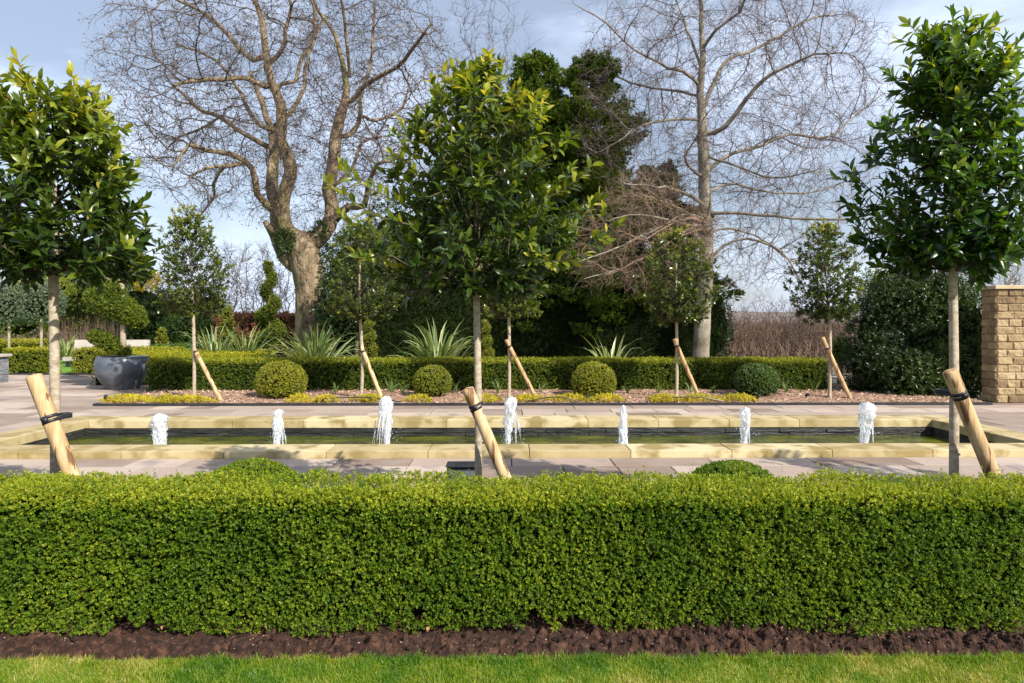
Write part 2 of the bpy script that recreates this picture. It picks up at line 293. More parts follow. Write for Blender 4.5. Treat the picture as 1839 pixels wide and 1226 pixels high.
# paving : courses of slabs with open joints
def course(g, x0, x1, y0, y1, ln, dep, seed):
    r = random.Random(seed); y = y0
    while y < y1 - .05:
        ye = min(y + dep, y1); 
        if y1 - ye < .15: ye = y1
        x = x0 - r.random() * ln
        while x < x1:
            l = ln * r.choice((.7, 1, 1, 1.35)); a, b = max(x, x0), min(x + l, x1); x += l
            if b - a > .04:
                dz = r.uniform(-.0015, .0015); box(g, a + .007, b - .007, y + .007, ye - .007, -.02, dz, tone=r.random(), bev=.003)
        y = ye
g = Geo(); AY0 = 5.9
course(g, -14, 14, AY0, PY0, .85, .55, 1); course(g, -14, PX0, PY0, PY1, .85, .6, 2); course(g, PX1, 14, PY0, PY1, .85, .6, 3)
course(g, -14, 14, PY1, 12.98, .8, .5, 4); course(g, -20, -7.78, 12.98, 20.6, .85, .6, 5); course(g, 9.35, 14, 12.98, 20, .85, .6, 6)
struct(g.build('paving', M['slab']))
g = Geo(); ringquads(g, -20, 14, AY0, 20.6, PX0, PX1, PY0, PY1, -.014); struct(g.build('paving_bed', M['joint']))
# soil strip under hedge
def sheet(g, x0, x1, y0, y1, res, zf, tone=.5):
    nx, ny = int((x1 - x0) / res) + 1, int((y1 - y0) / res) + 1
    XX, YY = np.meshgrid(np.linspace(x0, x1, nx), np.linspace(y0, y1, ny)); P = np.stack([XX, YY, XX * 0], -1)
    P[..., 2] = zf(P); i = (np.arange(ny - 1)[:, None] * nx + np.arange(nx - 1)[None])
    g.add(P.reshape(-1, 3), quads=np.stack([i, i + 1, i + nx + 1, i + nx], -1).reshape(-1, 4), tone=tone)
def soilz(P):
    edge = np.clip((P[..., 1] - 3.22) / .12, 0, 1)
    cl = np.abs(fbm(P, 11, 5, 4))
    rough = .5 + .5 * vn(P, 1.1, 9)
    return -.05 + edge * (.04 + .03 * fbm(P, 3, 2, 3) + (.03 + .07 * rough) * cl + .035 * np.clip(fbm(P, 26, 8, 2), 0, 1) + .016 * (.4 + rough) * fbm(P, 55, 11, 2))
g = Geo(); sheet(g, -4.0, 4.0, 3.2, 3.85, .0085, soilz); sheet(g, -5, 5, 3.851, 5.88, .06, lambda P: .0 + .02 * fbm(P, 4, 3)); struct(g.build('soil', M['soil']))
g = Geo(); n = 5200                                # clods and grit
P = np.stack([U(-3.6, 3.6, n), U(3.25, 3.62, n), np.zeros(n)], -1); P[:, 2] = soilz(P) + .002
P = P[vn(P, 1.1, 9) + U(-.8, .8, len(P)) > -.1]
for q in P:
    r = .004 + .02 * rng.random() ** 3; v = np.array([(1, 0, 0), (-1, 0, 0), (0, 1, 0), (0, -1, 0), (0, 0, 1), (0, 0, -.6), (.7, .7, .5), (-.7, .5, .6)])[:6] * r * U(.6, 1.2, (6, 1)) + q
    g.add(v, tris=[(0, 2, 4), (2, 1, 4), (1, 3, 4), (3, 0, 4), (2, 0, 5), (1, 2, 5), (3, 1, 5), (0, 3, 5)])
tag(g.build('soil_clods', M['soil']), 'dark crumbly clods lying on the soil strip before the front hedge', 'soil clods', kind='stuff')
g = Geo(); n = 420; P = np.stack([U(-3.6, 3.6, n), U(3.26, 3.72, n), np.zeros(n)], -1); P[:, 2] = soilz(P) + .004
batch(g, P, rng.normal(0, 1, (n, 3)) * [1, 1, .3], np.tile([0, -.3, 1.], (n, 1)) + rng.normal(0, .3, (n, 3)), U(.004, .012, n), U(.003, .008, n), 'diamond', U(0.4, 1, n))
tag(g.build('soil_flecks', M['chip']), 'tiny pale flecks of grit and bark on the dark soil', 'grit', kind='stuff')
g = Geo(); sheet(g, -5, 5, .5, 3.22, .05, lambda P: .012 + .008 * fbm(P, 3, 4)); g.add([(-5, 3.22, .012), (5, 3.22, .012), (5, 3.23, -.06), (-5, 3.23, -.06)], quads=[(0, 1, 2, 3)])
struct(g.build('lawn', M['lawn']))
g = Geo(); n = 100000
P = np.stack([U(-3.7, 3.7, n), U(2.75, 3.25, n), np.full(n, .008)], -1); P[:, 1] -= np.where(P[:, 1] > 3.2, np.abs(vn(P, 9, 3)) * .07, 0)
d = np.array([0, 0, 1.]) + rng.normal(0, .55, (n, 3)) * [1, 1, .2]; d[:, 2] = np.abs(d[:, 2])
pt = fbm(P, 2.4, 21); tn = np.clip(.50 + .6 * pt + .25 * vn(P, 14, 4) + U(-.28, .28, n), 0, 1)
batch(g, P, d, rng.normal(0, 1, (n, 3)), U(.02, .05, n) * (1 - .25 * tn), U(.0022, .004, n), 'blade', tn)
tag(g.build('grass', M['grass']), 'short mown grass along the near edge of the soil strip', 'grass', kind='stuff')
# mulch bed
BX0, BX1, BY0 = -7.76, 9.35, 13.02
g = Geo(); sheet(g, BX0, BX1, BY0, 16.8, .07, lambda P: .02 + .05 * np.clip((P[..., 1] - BY0) / .8, 0, 1) + .03 * fbm(P, 5, 6)); struct(g.build('mulch_bed', M['mulch']))
g = Geo(); n = 9000; P = np.stack([U(BX0 + .05, BX1, n), U(BY0 + .03, 15.5, n), np.zeros(n)], -1)
P[:, 2] = .025 + .05 * np.clip((P[..., 1] - BY0) / .8, 0, 1) + .03 * fbm(P, 5, 6)
batch(g, P, rng.normal(0, 1, (n, 3)) * [1, 1, .35], np.tile([0, 0, 1.], (n, 1)) + rng.normal(0, .4, (n, 3)), U(.03, .08, n), U(.015, .035, n), 'diamond', rng.random(n))
tag(g.build('bark_chips', M['chip']), 'pale pinkish bark chips spread over the bed by the pool', 'bark chips', kind='stuff')
g = Geo(); box(g, BX0 - .03, BX1, BY0 - .035, BY0, -.02, .05, bev=.004); box(g, BX0 - .03, BX0, BY0 + .002, 15.4, -.02, .048, bev=.004)
tag(g.build('bed_edging', M['blackplastic']), 'thin black edging strip between the paving and the bark bed', 'edging strip')
g = Geo(); box(g, -20, -7.98, 20.6, 20.64, -.02, .05, bev=.004)
tag(g.build('lawn_edging', M['blackplastic']), 'dark edging strip where the far paving meets the back hedges and lawn', 'edging strip')
g = Geo(); n = 6000; P = np.stack([U(BX1 - .4, 10.4, n), U(13.3, 17, n), np.full(n, .03)], -1)
# ------------------------------------------------------------------ pool
pool = thing('fountain_pool', 'long rectangular pool with yellow stone coping and dark green water', 'pool', (0, 9.5, 0))
CH, CT = .085, .1
rr = random.Random(4)
def cope(x0, x1, y0, y1):
    g = Geo(); box(g, x0 + .004, x1 - .004, y0 + (.004 if y1 - y0 > .6 else 0), y1 - (.004 if y1 - y0 > .6 else 0), -.03, CH + rr.uniform(-.001, .001), tone=rr.uniform(.1, .9), bev=.006); g.build('coping_stone', M['coping'], pool)
x = PX0
while x < PX1 - .1:
    e = min(x + 1.19, PX1); e = PX1 if PX1 - e < .3 else e
    cope(x, e, PY0, PY0 + CW); x = e
x = PX0
while x < PX1 - .1:
    l = 1.09 if x > PX0 else .5; e = min(x + l, PX1); e = PX1 if PX1 - e < .3 else e
    cope(x, e, PY1 - CW - .06, PY1); x = e
for X in (PX0, PX1 - CW):
    for a, b in ((PY0 + CW, 9.2), (9.2, PY1 - CW - .06)): cope(X, X + CW, a, b)
IX0, IX1, IY0, IY1 = PX0 + CW + .02, PX1 - CW - .02, PY0 + CW + .02, PY1 - CW - .08
g = Geo()
for a, b, c, d in ((IX0 - .3, IX1 + .3, IY1 + .03, IY1 + .3), (IX0 - .3, IX1 + .3, IY0 - .3, IY0 - .03), (IX0 - .3, IX0 - .03, IY0 - .03, IY1 + .03), (IX1 + .03, IX1 + .3, IY0 - .03, IY1 + .03)):
    box(g, a, b, c, d, -.6, -.034)
g.build('basin_wall', M['basin'], pool)
g = Geo(); r3 = random.Random(8)                 # rough stone strips on the far basin wall, just above water
for row, z in enumerate((-.10, -.155, -.21)):
    x = IX0
    while x < IX1:
        l = r3.uniform(.15, .5); box(g, x, min(x + l, IX1) - .004, IY1 + r3.uniform(-.02, .005), IY1 + .04, z, z + .05, tone=r3.random()); x += l
g.build('wall_stonework', M['basin'], pool)
g = Geo(); sheet(g, IX0 - .02, IX1 + .02, IY0 - .02, IY1 + .02, .05, lambda P: -.155 + .006 * fbm(P, 4, 3) + .003 * vn(P, 12, 5)); struct(g.build('water', M['water'], smooth=True))
# fountain jets
def jet(px, ytop, wtop, wbot, lean, drops, label, seed):
    r = np.random.default_rng(seed); c = at(px, 790, 9.35); H = at(px, ytop, 9.35)[2] + .15
    t = thing('fountain_jet', label, 'water jet', (c[0], 9.35, -.15), 'white water jets in the long pool')
    g = Geo(); m, k = 34, 22; s = np.linspace(0, 1, m); th = np.arange(k) / k * 2 * np.pi
    R = (wbot + (wtop - wbot) * np.clip((s - .25) / .5, 0, 1) ** 1.0) * np.where(s > .86, np.sqrt(np.clip(1 - ((s - .86) / .14) ** 2, 0, 1)), 1) * .5
    V = np.zeros((m, k, 3)); V[..., 0] = np.cos(th); V[..., 1] = np.sin(th)
    nn = vn(np.stack([np.cos(th)[None] * 1.6 + 0 * s[:, None], np.sin(th)[None] * 1.6 + 0 * s[:, None], s[:, None] * 3.5 + 0 * th[None] + seed], -1), 1.7, seed) + .6 * vn(np.stack([np.cos(th)[None] * 4 + 0 * s[:, None], np.sin(th)[None] * 4 + 0 * s[:, None], s[:, None] * 9 + 0 * th[None] + seed], -1), 1.7, seed + 3)
    V = V * (R[:, None] * (1 + .5 * nn))[..., None]; V[..., 2] = s[:, None] * H + .012 * nn; V[..., 0] += lean * s[:, None] ** 2
    V += [c[0], 9.35, -.15]
    i = np.arange(m - 1)[:, None] * k; j = np.arange(k)[None]; j2 = (j + 1) % k
    g.add(V.reshape(-1, 3), quads=np.stack([i + j, i + j2, i + k + j2, i + k + j], -1).reshape(-1, 4)); g.build('water_column', M['foam'], t, True)
    g = Geo()                                   # falling strands
    for q in range(int(3 + drops * .07)):
        a = r.normal(0 if lean >= 0 else 3.14, 1.1); rad = wtop * r.uniform(.35, .6 + drops * .007); z0 = H * r.uniform(.6, .93); z1 = H * r.uniform(0, .35) if r.random() < .6 else 0
        u = np.linspace(0, 1, 6); P = np.stack([c[0] + lean * .9 + np.cos(a) * (wtop * .25 + (rad - wtop * .25) * u ** .6), 9.35 + np.sin(a) * rad * u ** .6, -.15 + z0 + (z1 - z0) * u ** 1.3], -1)
        P += r.normal(0, .003, P.shape); tube(g, P, r.uniform(.003, .009) * np.array([.5, 1, .7, 1, .7, .3]), 5)
    g.build('falling_strands', M['foam'], t, True)
    g = Geo()
    for q in range(int(drops * 1.6) + 30):
        a = r.uniform(0, 6.28); rad = wtop * (.4 + abs(r.normal(0, .45))); z = -.15 + H * r.uniform(.02, 1.02) * (1 if rad < wtop * .8 else .45); rr_ = r.uniform(.002, .006)
        p = np.array([c[0] + lean * .8 + np.cos(a) * rad, 9.35 + np.sin(a) * rad, z])
        g.add(np.array([(1, 0, 0), (-1, 0, 0), (0, 1, 0), (0, -1, 0), (0, 0, 1.5), (0, 0, -1.5)]) * rr_ + p, tris=[(0, 2, 4), (2, 1, 4), (1, 3, 4), (3, 0, 4), (2, 0, 5), (1, 2, 5), (3, 1, 5), (0, 3, 5)])
    g.build('droplets', M['foam'], t, True)['kind'] = 'stuff'
    g = Geo(); lathe(g, [(wbot * .5, .004), (wbot * .9, .014), (wbot * 1.3, .005), (wbot * 1.9, .009), (wbot * 2.4, .002)], 28, (c[0], 9.35, -.152)); g.build('foam_ring', M['foam'], t, True)
jet(287, 742, .18, .13, 0, 10, 'rounded white water jet nearest the left end of the pool', 11)
jet(498, 735, .13, .09, .02, 30, 'pointed white water jet second from the left in the pool', 12)
jet(695, 711, .17, .085, -.03, 90, 'tall spiky water jet spraying drops, third from the left', 13)
jet(912, 712, .15, .065, .05, 100, 'tall thin water jet leaning right, just right of the middle stake', 14)
jet(1119, 727, .085, .11, 0, 25, 'slim straight water jet third from the right in the pool', 15)
jet(1337, 732, .13, .085, .01, 18, 'smooth white water jet second from the right in the pool', 16)
jet(1553, 722, .2, .1, .05, 45, 'broad white water jet nearest the right end of the pool', 17)
# ------------------------------------------------------------------ foliage solids
def hedge(name, label, cat, x0, x1, y0, y1, h, dens, L, mt, group=None, k=6, amp=.03, seed=1, z0=.02, toptone=.25, fuzz=.0, edgedark=0, faces=(1, 1, 1, 1, 1), base=.42, shear=None, asp=.6, round_=.06):
    t = thing(name, label, cat, ((x0 + x1) / 2, (y0 + y1) / 2, 0), group)
    g = Geo(); Ws, Ds = x1 - x0, y1 - y0
    spec = [((0, -1, 0), Ws * h * faces[0], 0), ((0, 0, 1), Ws * Ds * faces[1], 1), ((-1, 0, 0), Ds * h * faces[2], 2), ((1, 0, 0), Ds * h * faces[3], 3), ((0, 1, 0), Ws * h * faces[4] * .4, 4)]
    for nv, ar, f in spec:
        n = int(ar * dens)
        if n < 1: continue
        a, b = rng.random(n), rng.random(n)
        if f == 0: P = np.stack([x0 + a * Ws, np.full(n, y0), z0 + b * (h - z0)], -1)
        elif f == 4: P = np.stack([x0 + a * Ws, np.full(n, y1), z0 + b * (h - z0)], -1)
        elif f == 1: P = np.stack([x0 + a * Ws, y0 + b * Ds, np.full(n, h)], -1)
        else: P = np.stack([np.full(n, x0 if f == 2 else x1), y0 + a * Ds, z0 + b * (h - z0)], -1)
        Nn = np.tile(np.array(nv, float), (n, 1))
        # rounded top edges
        e = np.clip(1 - (h - P[:, 2]) / round_, 0, 1) if f != 1 else 0
        if f in (0, 4): P[:, 1] -= Nn[:, 1] * e ** 2 * round_ * .5; Nn[:, 2] += e
        if f == 1:
            de = np.minimum(np.minimum(P[:, 1] - y0, y1 - P[:, 1]), np.minimum(P[:, 0] - x0, x1 - P[:, 0])); e = np.clip(1 - de / round_, 0, 1); P[:, 2] -= e ** 2 * round_ * .5
        dsp = fbm(P, 3.2, seed) * amp + vn(P, 13, seed + 5) * amp * .5 + vn(P, 34, seed + 6) * amp * .35
        keep = np.ones(n, bool)
        if f == 0: 
            hz = vn(P, 9, seed + 7) * .6 + vn(P, 3.5, seed + 8) * .5
            keep = ~((P[:, 2] < .0 + .20 * (vn(P * [1, 0, 0], 6.3, seed + 9) * .7 + vn(P * [1, 0, 0], 15, seed + 2) * .4 - .1)) | ((hz > .64) & (P[:, 2] < h * .3)))
            dsp = dsp + np.clip((.3 - P[:, 2]) / .2, 0, 1) * (.06 * vn(P, 5, seed + 2) + .03)
        P = P + Nn * (dsp + U(-.06, .016, n) * min(1, L / .014))[:, None]
        if f == 1 and fuzz: 
            P[:, 2] += np.where(rng.random(n) < .05, U(0, fuzz, n), 0)
        P, Nn = P[keep], Nn[keep]; n = len(P)
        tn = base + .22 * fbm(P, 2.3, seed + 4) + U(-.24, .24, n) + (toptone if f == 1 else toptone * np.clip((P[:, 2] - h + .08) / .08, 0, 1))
        sprigs(g, P, Nn, k, L, .45, .35, tone=np.clip(tn, 0, 1), asp=asp)
    g.build('foliage', mt, t)
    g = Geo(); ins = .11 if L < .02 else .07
    box(g, x0 + ins, x1 - ins, y0 + ins, y1 - ins * .6, 0 if L > .02 else .10, h - .055)  # added dark block keeps light from passing through the leaves
    if L < .02:  # fine-leaved hedge: real stems at the foot join the core
        for q in range(150):
            X_ = x0 + .05 + q * (x1 - x0 - .1) / 149 + rng.normal(0, .02); y_ = y0 + U(.07, .2); tube(g, [(X_, y_, -.02), (X_ + rng.normal(0, .03), y_ - .01, .1), (X_ + rng.normal(0, .06), y_ - U(0, .06), .26)], [.009, .007, .004], 5); 
    g.build('dark_core', M['core'], t); return t
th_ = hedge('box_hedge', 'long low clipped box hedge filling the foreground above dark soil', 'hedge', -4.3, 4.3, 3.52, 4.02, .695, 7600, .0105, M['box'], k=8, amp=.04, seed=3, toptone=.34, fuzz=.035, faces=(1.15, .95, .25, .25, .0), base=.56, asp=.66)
g = Geo(); n = 420                                # shoots standing proud of the clipped top
P = np.stack([U(-3.6, 3.6, n), U(3.55, 3.98, n), np.full(n, .675)], -1); Ls = np.where(vn(P, 1.5, 31) > .1, U(.02, .055, n), U(.0, .03, n)); Ls[:8] = .09
batch(g, P, np.array([0, 0, 1.]) + rng.normal(0, .15, (n, 3)), rng.normal(0, 1, (n, 3)), Ls + .02, .0025, 'twig', .5, wsc=.0012)
for i in range(9):
    f_ = i / 8; a = rng.random(n) * 6.28; rad = np.stack([np.cos(a), np.sin(a), np.full(n, .55)], -1)
    batch(g, P + np.stack([0 * Ls, 0 * Ls, .01 + (Ls + .01) * f_], -1), rad, np.array([0, 0, 1.]) + rng.normal(0, .4, (n, 3)), .012, .008, 'diamond', np.clip(.62 + U(-.2, .3, n), 0, 1))
g.build('shoots', M['box'], th_)
g = Geo()
for px, py in ((95, 1112), (290, 1122), (480, 1120), (765, 1122), (1150, 1108), (1163, 1115), (1390, 1120), (1530, 1122)):
    p = at(px, py, 3.5); p[2] = max(p[2], .05); n = 3
    batch(g, p + rng.normal(0, .012, (n, 3)), rng.normal(0, 1, (n, 3)), rng.normal(0, 1, (n, 3)) + [0, -1, .5], U(.02, .035, n), U(.012, .02, n), 'leaf', rng.random(n))
tag(g.build('fallen_leaves', M['deadleaf']), 'few orange brown dead leaves caught at the foot of the front hedge', 'leaf litter', kind='stuff')
hedge('box_hedge', 'long straight clipped hedge behind the bark bed, across the pool', 'hedge', -7.97, 7.35, 15.3, 16.35, .70, 1050, .034, M['hedge_far'], k=5, amp=.03, seed=14, toptone=.5, faces=(1.3, 1, 1, .5, .1), base=.34)
hedge('box_hedge', 'yellow green low hedge block behind the left end of the long hedge', 'hedge', gx(268, 20), gx(488, 20), 17.2, 20.4, .72, 420, .04, M['hedge_far'], k=5, amp=.03, seed=15, toptone=.5, faces=(.3, 1.2, .3, 1, .1), base=.6)
hedge('box_hedge', 'bronze tinted low hedge behind the big round pot', 'hedge', gx(137, 21), gx(300, 21), 20.8, 22.2, .74, 520, .042, M['box_gold'], k=5, amp=.03, seed=16, toptone=.2, faces=(1.2, 1, 1, 1, .1), base=.45)
hedge('box_hedge', 'low clipped hedge at the left edge behind the near left trunk', 'hedge', gx(14, 21), gx(86, 21), 20.8, 21.5, .74, 560, .042, M['hedge_far'], k=5, amp=.03, seed=17, toptone=.4, faces=(1.2, 1, 1, 1, .1), base=.6)
hedge('box_hedge', 'farther low hedge seen over the hedge at the left edge', 'hedge', gx(-70, 27), gx(57, 27), 27, 29, .80, 300, .055, M['box_gold'], k=5, amp=.03, seed=18, toptone=.2, faces=(1.2, 1, 1, 1, .1), base=.5)
hedge('yew_hedge', 'tall very dark yew hedge behind the flax plants and long hedge', 'hedge', gx(600, 23), gx(1290, 23), 23, 24.4, 3.25, 420, .05, M['yew'], k=5, amp=.12, seed=19, toptone=.1, faces=(1, 1, 1, 1, .1), base=.5, asp=.4, round_=.3)
hedge('low_hedge', 'short stretch of low dark hedge beneath the left bushes', 'hedge', gx(262, 25), gx(335, 25), 24.8, 26, .7, 300, .05, M['box_dark'], k=5, amp=.03, seed=39, faces=(1, 1, 1, 1, .1))
def ballpts(n, c, r, amp, seed, squash=1.0, low=-.6):
    d = nrm(rng.normal(0, 1, (int(n * 1.6), 3))); d = d[d[:, 2] > low][:n]; rr_ = 1 + amp * fbm(d, 2.2, seed) + U(-.06, .02, len(d))
    return np.array(c) + d * rr_[:, None] * np.array([r, r, r * squash]), d
def ball(label, px, py, Y, r, n, L, mt, seed, zc=None, squash=1.0, base=.5, group='clipped box balls in the bark bed', k=5):
    c = at(px, py, Y); 
    if zc is not None: c[2] = zc
    t = thing('box_ball', label, 'topiary ball', (c[0], c[1], 0), group); g = Geo()
    P, d = ballpts(n, c, r, .06, seed, squash); P[:, 2] = np.maximum(P[:, 2], .04)
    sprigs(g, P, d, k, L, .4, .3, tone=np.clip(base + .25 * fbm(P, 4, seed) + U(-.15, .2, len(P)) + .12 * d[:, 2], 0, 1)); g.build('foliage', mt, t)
    g = Geo(); s = np.linspace(-.95, 1, 12); lathe(g, [(math.sqrt(max(0, 1 - q * q)) * r * .9 + .002, max(c[2] + q * r * squash * .9, .0)) for q in s], 20, (c[0], c[1], 0)); g.build('dark_core', M['core'], t, True)  # added dark core blocking light inside the ball
ball('largest yellow green box ball, left in the bark bed', 505, 686, 14.05, .49, 3200, .028, M['box_gold'], 31, squash=.82, base=.42)
ball('small olive box ball in the bark bed just left of the middle near trunk', 776, 687, 14.1, .375, 2300, .026, M['box_gold'], 32, squash=.9, base=.28)
ball('bright box ball in the bark bed between the third and fourth far stakes', 1066, 686, 14.1, .44, 2800, .027, M['box_gold'], 33, squash=.88, base=.36)
ball('dark green box ball in the bark bed right of the fourth far stake', 1358, 686, 14.1, .42, 2700, .027, M['box_dark'], 34, squash=.86, base=.5)
ball('domed box top peeping over the front hedge on the left', 449, 935, 5.15, .37, 6500, .013, M['box'], 35, squash=.76, base=.55, zc=.262, group='box balls behind the front hedge', k=7)
ball('domed box top peeping over the front hedge on the right', 1316, 935, 5.15, .37, 6500, .013, M['box'], 36, squash=.76, base=.5, zc=.245, group='box balls behind the front hedge', k=7)
def blob(g, n, c, rad, L, seed, amp=.2, k=5, base=.5, low=-.9, asp=.6, tpl='diamond', up=.3, spread=.5):
    d = nrm(rng.normal(0, 1, (int(n * 1.8), 3))); d = d[d[:, 2] > low][:n]; rr_ = (1 + amp * fbm(d, 1.8, seed, 3)) * U(.78, 1.03, len(d))
    P = np.array(c) + d * rr_[:, None] * np.array(rad); P[:, 2] = np.maximum(P[:, 2], .05)
    sprigs(g, P, d, k, L, spread, up, tpl, asp, np.clip(base + .3 * fbm(P, .9 / max(rad) * 2, seed) + U(-.2, .2, len(P)), 0, 1))
def blobcore(g, c, rad, f=.75):  # added dark fill that blocks light within the leaf shell
    s = np.linspace(-1, 1, 12); th = np.arange(20) / 20 * 6.2832
    V = np.array([[(c[0] + math.sqrt(max(0, 1 - q * q)) * rad[0] * f * math.cos(a), c[1] + math.sqrt(max(0, 1 - q * q)) * rad[1] * f * math.sin(a), max(c[2] + q * rad[2] * f, .0)) for a in th] for q in s])
    i = np.arange(11)[:, None] * 20; j = np.arange(20)[None]; j2 = (j + 1) % 20
    g.add(V.reshape(-1, 3), quads=np.stack([i + j, i + j2, i + 20 + j2, i + 20 + j], -1).reshape(-1, 4))
def shrub(name, label, cat, blobs, L, mt, seed, group=None, core=True, k=5, base=.5, asp=.6, stem=True, up=.3, amp=.2):
    c0 = blobs[0][0]; t = thing(name, label, cat, (c0[0], c0[1], 0), group); g = Geo(); gc = Geo()
    for i, (c, rad, n) in enumerate(blobs):
        blob(g, n, c, rad, L, seed + i * 3, amp, k=k, base=base, asp=asp, up=up)
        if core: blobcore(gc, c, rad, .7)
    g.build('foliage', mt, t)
    if core: gc.build('dark_core', M['core'], t, True)
    if stem: 
        g = Geo(); tube(g, [(c0[0], c0[1], -.02), (c0[0] + .02, c0[1], c0[2] * .5), (c0[0], c0[1], c0[2])], [.08, .06, .04], 8); g.build('trunk', M['bark'], t, True)
    return t
# ------------------------------------------------------------------ evergreen standards
def standard(name, label, px, Y, topy, boty, env, nb, ntw, nl, L, mt, seed, trunk_r, group, kink=0, shoots=(), base=.45, tipy=.3, asp=.36, pxtop=None, tpl='leaf', lump=.22, toneup=.25):
    r = np.random.default_rng(seed); b = at(px, 700, Y); X = b[0]; zt = at(px, topy, Y)[2]; zb = at(px, boty, Y)[2]; Hc = zt - zb
    t = thing(name, label, 'tree', (X, Y, 0), group)
    xt = gx(pxtop, Y) if pxtop else X
    g = Geo(); zz = np.linspace(-.03, zb + Hc * .8, 22); tp = np.stack([X + kink * np.sin(zz * 2.1) + (xt - X) * np.clip((zz - zb) / Hc, 0, 1), Y + kink * .6 * np.cos(zz * 1.7), zz], -1)
    R = trunk_r * (1 + .35 * np.exp(-zz / .12)) * np.where(zz < zb, 1 - .12 * zz / zb, .88 - .7 * (zz - zb) / Hc)
    tube(g, tp, R, 16, wob=.05)
    for q in range(3):                           # pruned knots
        z = r.uniform(zb * .35, zb * .95); a = r.uniform(0, 6.28); cx = np.interp(z, zz, tp[:, 0]); cy = np.interp(z, zz, tp[:, 1])
        tube(g, [(cx, cy, z), (cx + math.cos(a) * trunk_r * 1.2, cy + math.sin(a) * trunk_r * 1.2, z + .01)], [trunk_r * .4, trunk_r * .25], 8)
    g.build('trunk', M['bark'], t, True)
    gb = Geo(); gl = Geo(); tips = []; tdirs = []
    es, er = [e[0] for e in env], [e[1] for e in env]
    def envr(s, a): return np.interp(s, es, er) * (1 + lump * vn(np.array([math.cos(a) * 1.3, math.sin(a) * 1.3, s * 3.2]) + seed, 1.3, seed) * 1.6)
    for q in range(nb):
        a = q * 2.399 + r.uniform(-.3, .3); s1 = ((q + .5) / nb) ** 1.12; s1 = min(max(s1 + r.uniform(-.04, .04), .01), 1)
        rad = envr(s1, a) * r.uniform(.8, 1); z1 = zb + s1 * Hc; z0 = max(zb - .02, z1 - rad * r.uniform(.5, .9) - .05) if s1 > .1 else zb + .05
        cx = np.interp(z0, zz, tp[:, 0]); cxt = X + (xt - X) * s1
        p0 = np.array([cx, Y, z0]); p2 = np.array([cxt + math.cos(a) * rad, Y + math.sin(a) * rad, z1]); p1 = (p0 + p2) / 2 + np.array([math.cos(a), math.sin(a), -.3]) * rad * .12
        u = np.linspace(0, 1, 7)[:, None]; C = (1 - u) ** 2 * p0 + 2 * u * (1 - u) * p1 + u * u * p2
        tube(gb, C, np.linspace(.0085, .003, 7), 5)
        tips.append(p2); tdirs.append(nrm(p2 - p1) * .7 + [0, 0, .6])
        for w_ in range(ntw):
            f = r.uniform(.15, .97) ** .8; i = f * 6; i0 = int(i); p = C[i0] + (C[min(i0 + 1, 6)] - C[i0]) * (i - i0)
            out = np.array([math.cos(a), math.sin(a), 0]); d = nrm(out * r.uniform(.2, 1) + np.array([0, 0, r.uniform(-.1, .9)]) + r.normal(0, .6, 3)); l = r.uniform(.07, .22) * (Hc / 1.7)
            e = p + d * l + [0, 0, l * .15]
            tube(gb, [p, p + d * l * .5, e], [.004, .003, .002], 4); tips.append(e); tdirs.append(d + [0, 0, .45])
    for (a, s0, ln, rise) in shoots:             # long arching side shoots with leaves set along them
        a = math.radians(a); rad0 = np.interp(s0, es, er) * .55; p = np.array([X + math.cos(a) * rad0, Y + math.sin(a) * rad0, zb + s0 * Hc]); el = rise; pts = [p]
        for k in range(9): p = p + np.array([math.cos(a) * math.cos(el), math.sin(a) * math.cos(el), math.sin(el)]) * ln / 9; el += r.uniform(-.02, .14); pts.append(p)
        tube(gb, pts, np.linspace(.006, .002, 10), 5); pts = np.array(pts)
        for k in range(26):
            f = 1.5 + k / 26 * 7.4; q = pts[int(f)] + (pts[min(9, int(f) + 1)] - pts[int(f)]) * (f % 1); ax = nrm(pts[min(9, int(f) + 1)] - pts[int(f)]); rd = nrm(np.cross(ax, r.normal(0, 1, 3)))
            batch(gl, q[None], (rd + ax * .8 + [0, 0, .15])[None], (nrm(np.array([0, -.3, 1.])) + r.normal(0, .4, 3))[None], np.array([L * r.uniform(.7, 1.05)]), np.array([L * asp * .85]), tpl, np.array([min(1, r.uniform(.5, 1))]))
    gb.build('branches', M['crown_wood'], t, True)
    P = np.array(tips); D = nrm(np.array(tdirs)); n = len(P)
    hs = (P[:, 2] - zb) / Hc; rr_ = np.hypot(P[:, 0] - X, P[:, 1] - Y); out = rr_ / np.maximum(np.interp(hs, es, er), .05)
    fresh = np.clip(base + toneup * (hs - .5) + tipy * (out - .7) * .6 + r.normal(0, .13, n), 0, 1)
    h = nrm(np.cross(D, r.normal(0, 1, (n, 3)))); bb = np.cross(D, h)
    for i in range(nl):
        th = i * 2.4 + r.uniform(0, .9, n); f = i / nl
        rad = h * np.cos(th)[:, None] + bb * np.sin(th)[:, None]
        d = nrm(rad * (1.15 - .8 * f) + D * (.35 + .9 * f) + r.normal(0, .18, (n, 3)) - np.array([0, 0, .25 * (1 - f)]))
        nn = nrm(D * 1.0 + np.array([0, 0, .35]) - rad * .3 + r.normal(0, .3, (n, 3)))
        ln = L * r.uniform(.7, 1.15, n) * (1 - .25 * f)
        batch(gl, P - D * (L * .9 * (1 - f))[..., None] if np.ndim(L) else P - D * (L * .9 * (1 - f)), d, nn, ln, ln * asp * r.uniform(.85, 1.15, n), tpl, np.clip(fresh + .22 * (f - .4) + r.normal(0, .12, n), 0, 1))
    gl.build('crown', mt, t, tpl == 'leaf'); return t
NG = 'staked evergreen trees behind the front hedge'; FG = 'staked small evergreen trees in the bark bed'
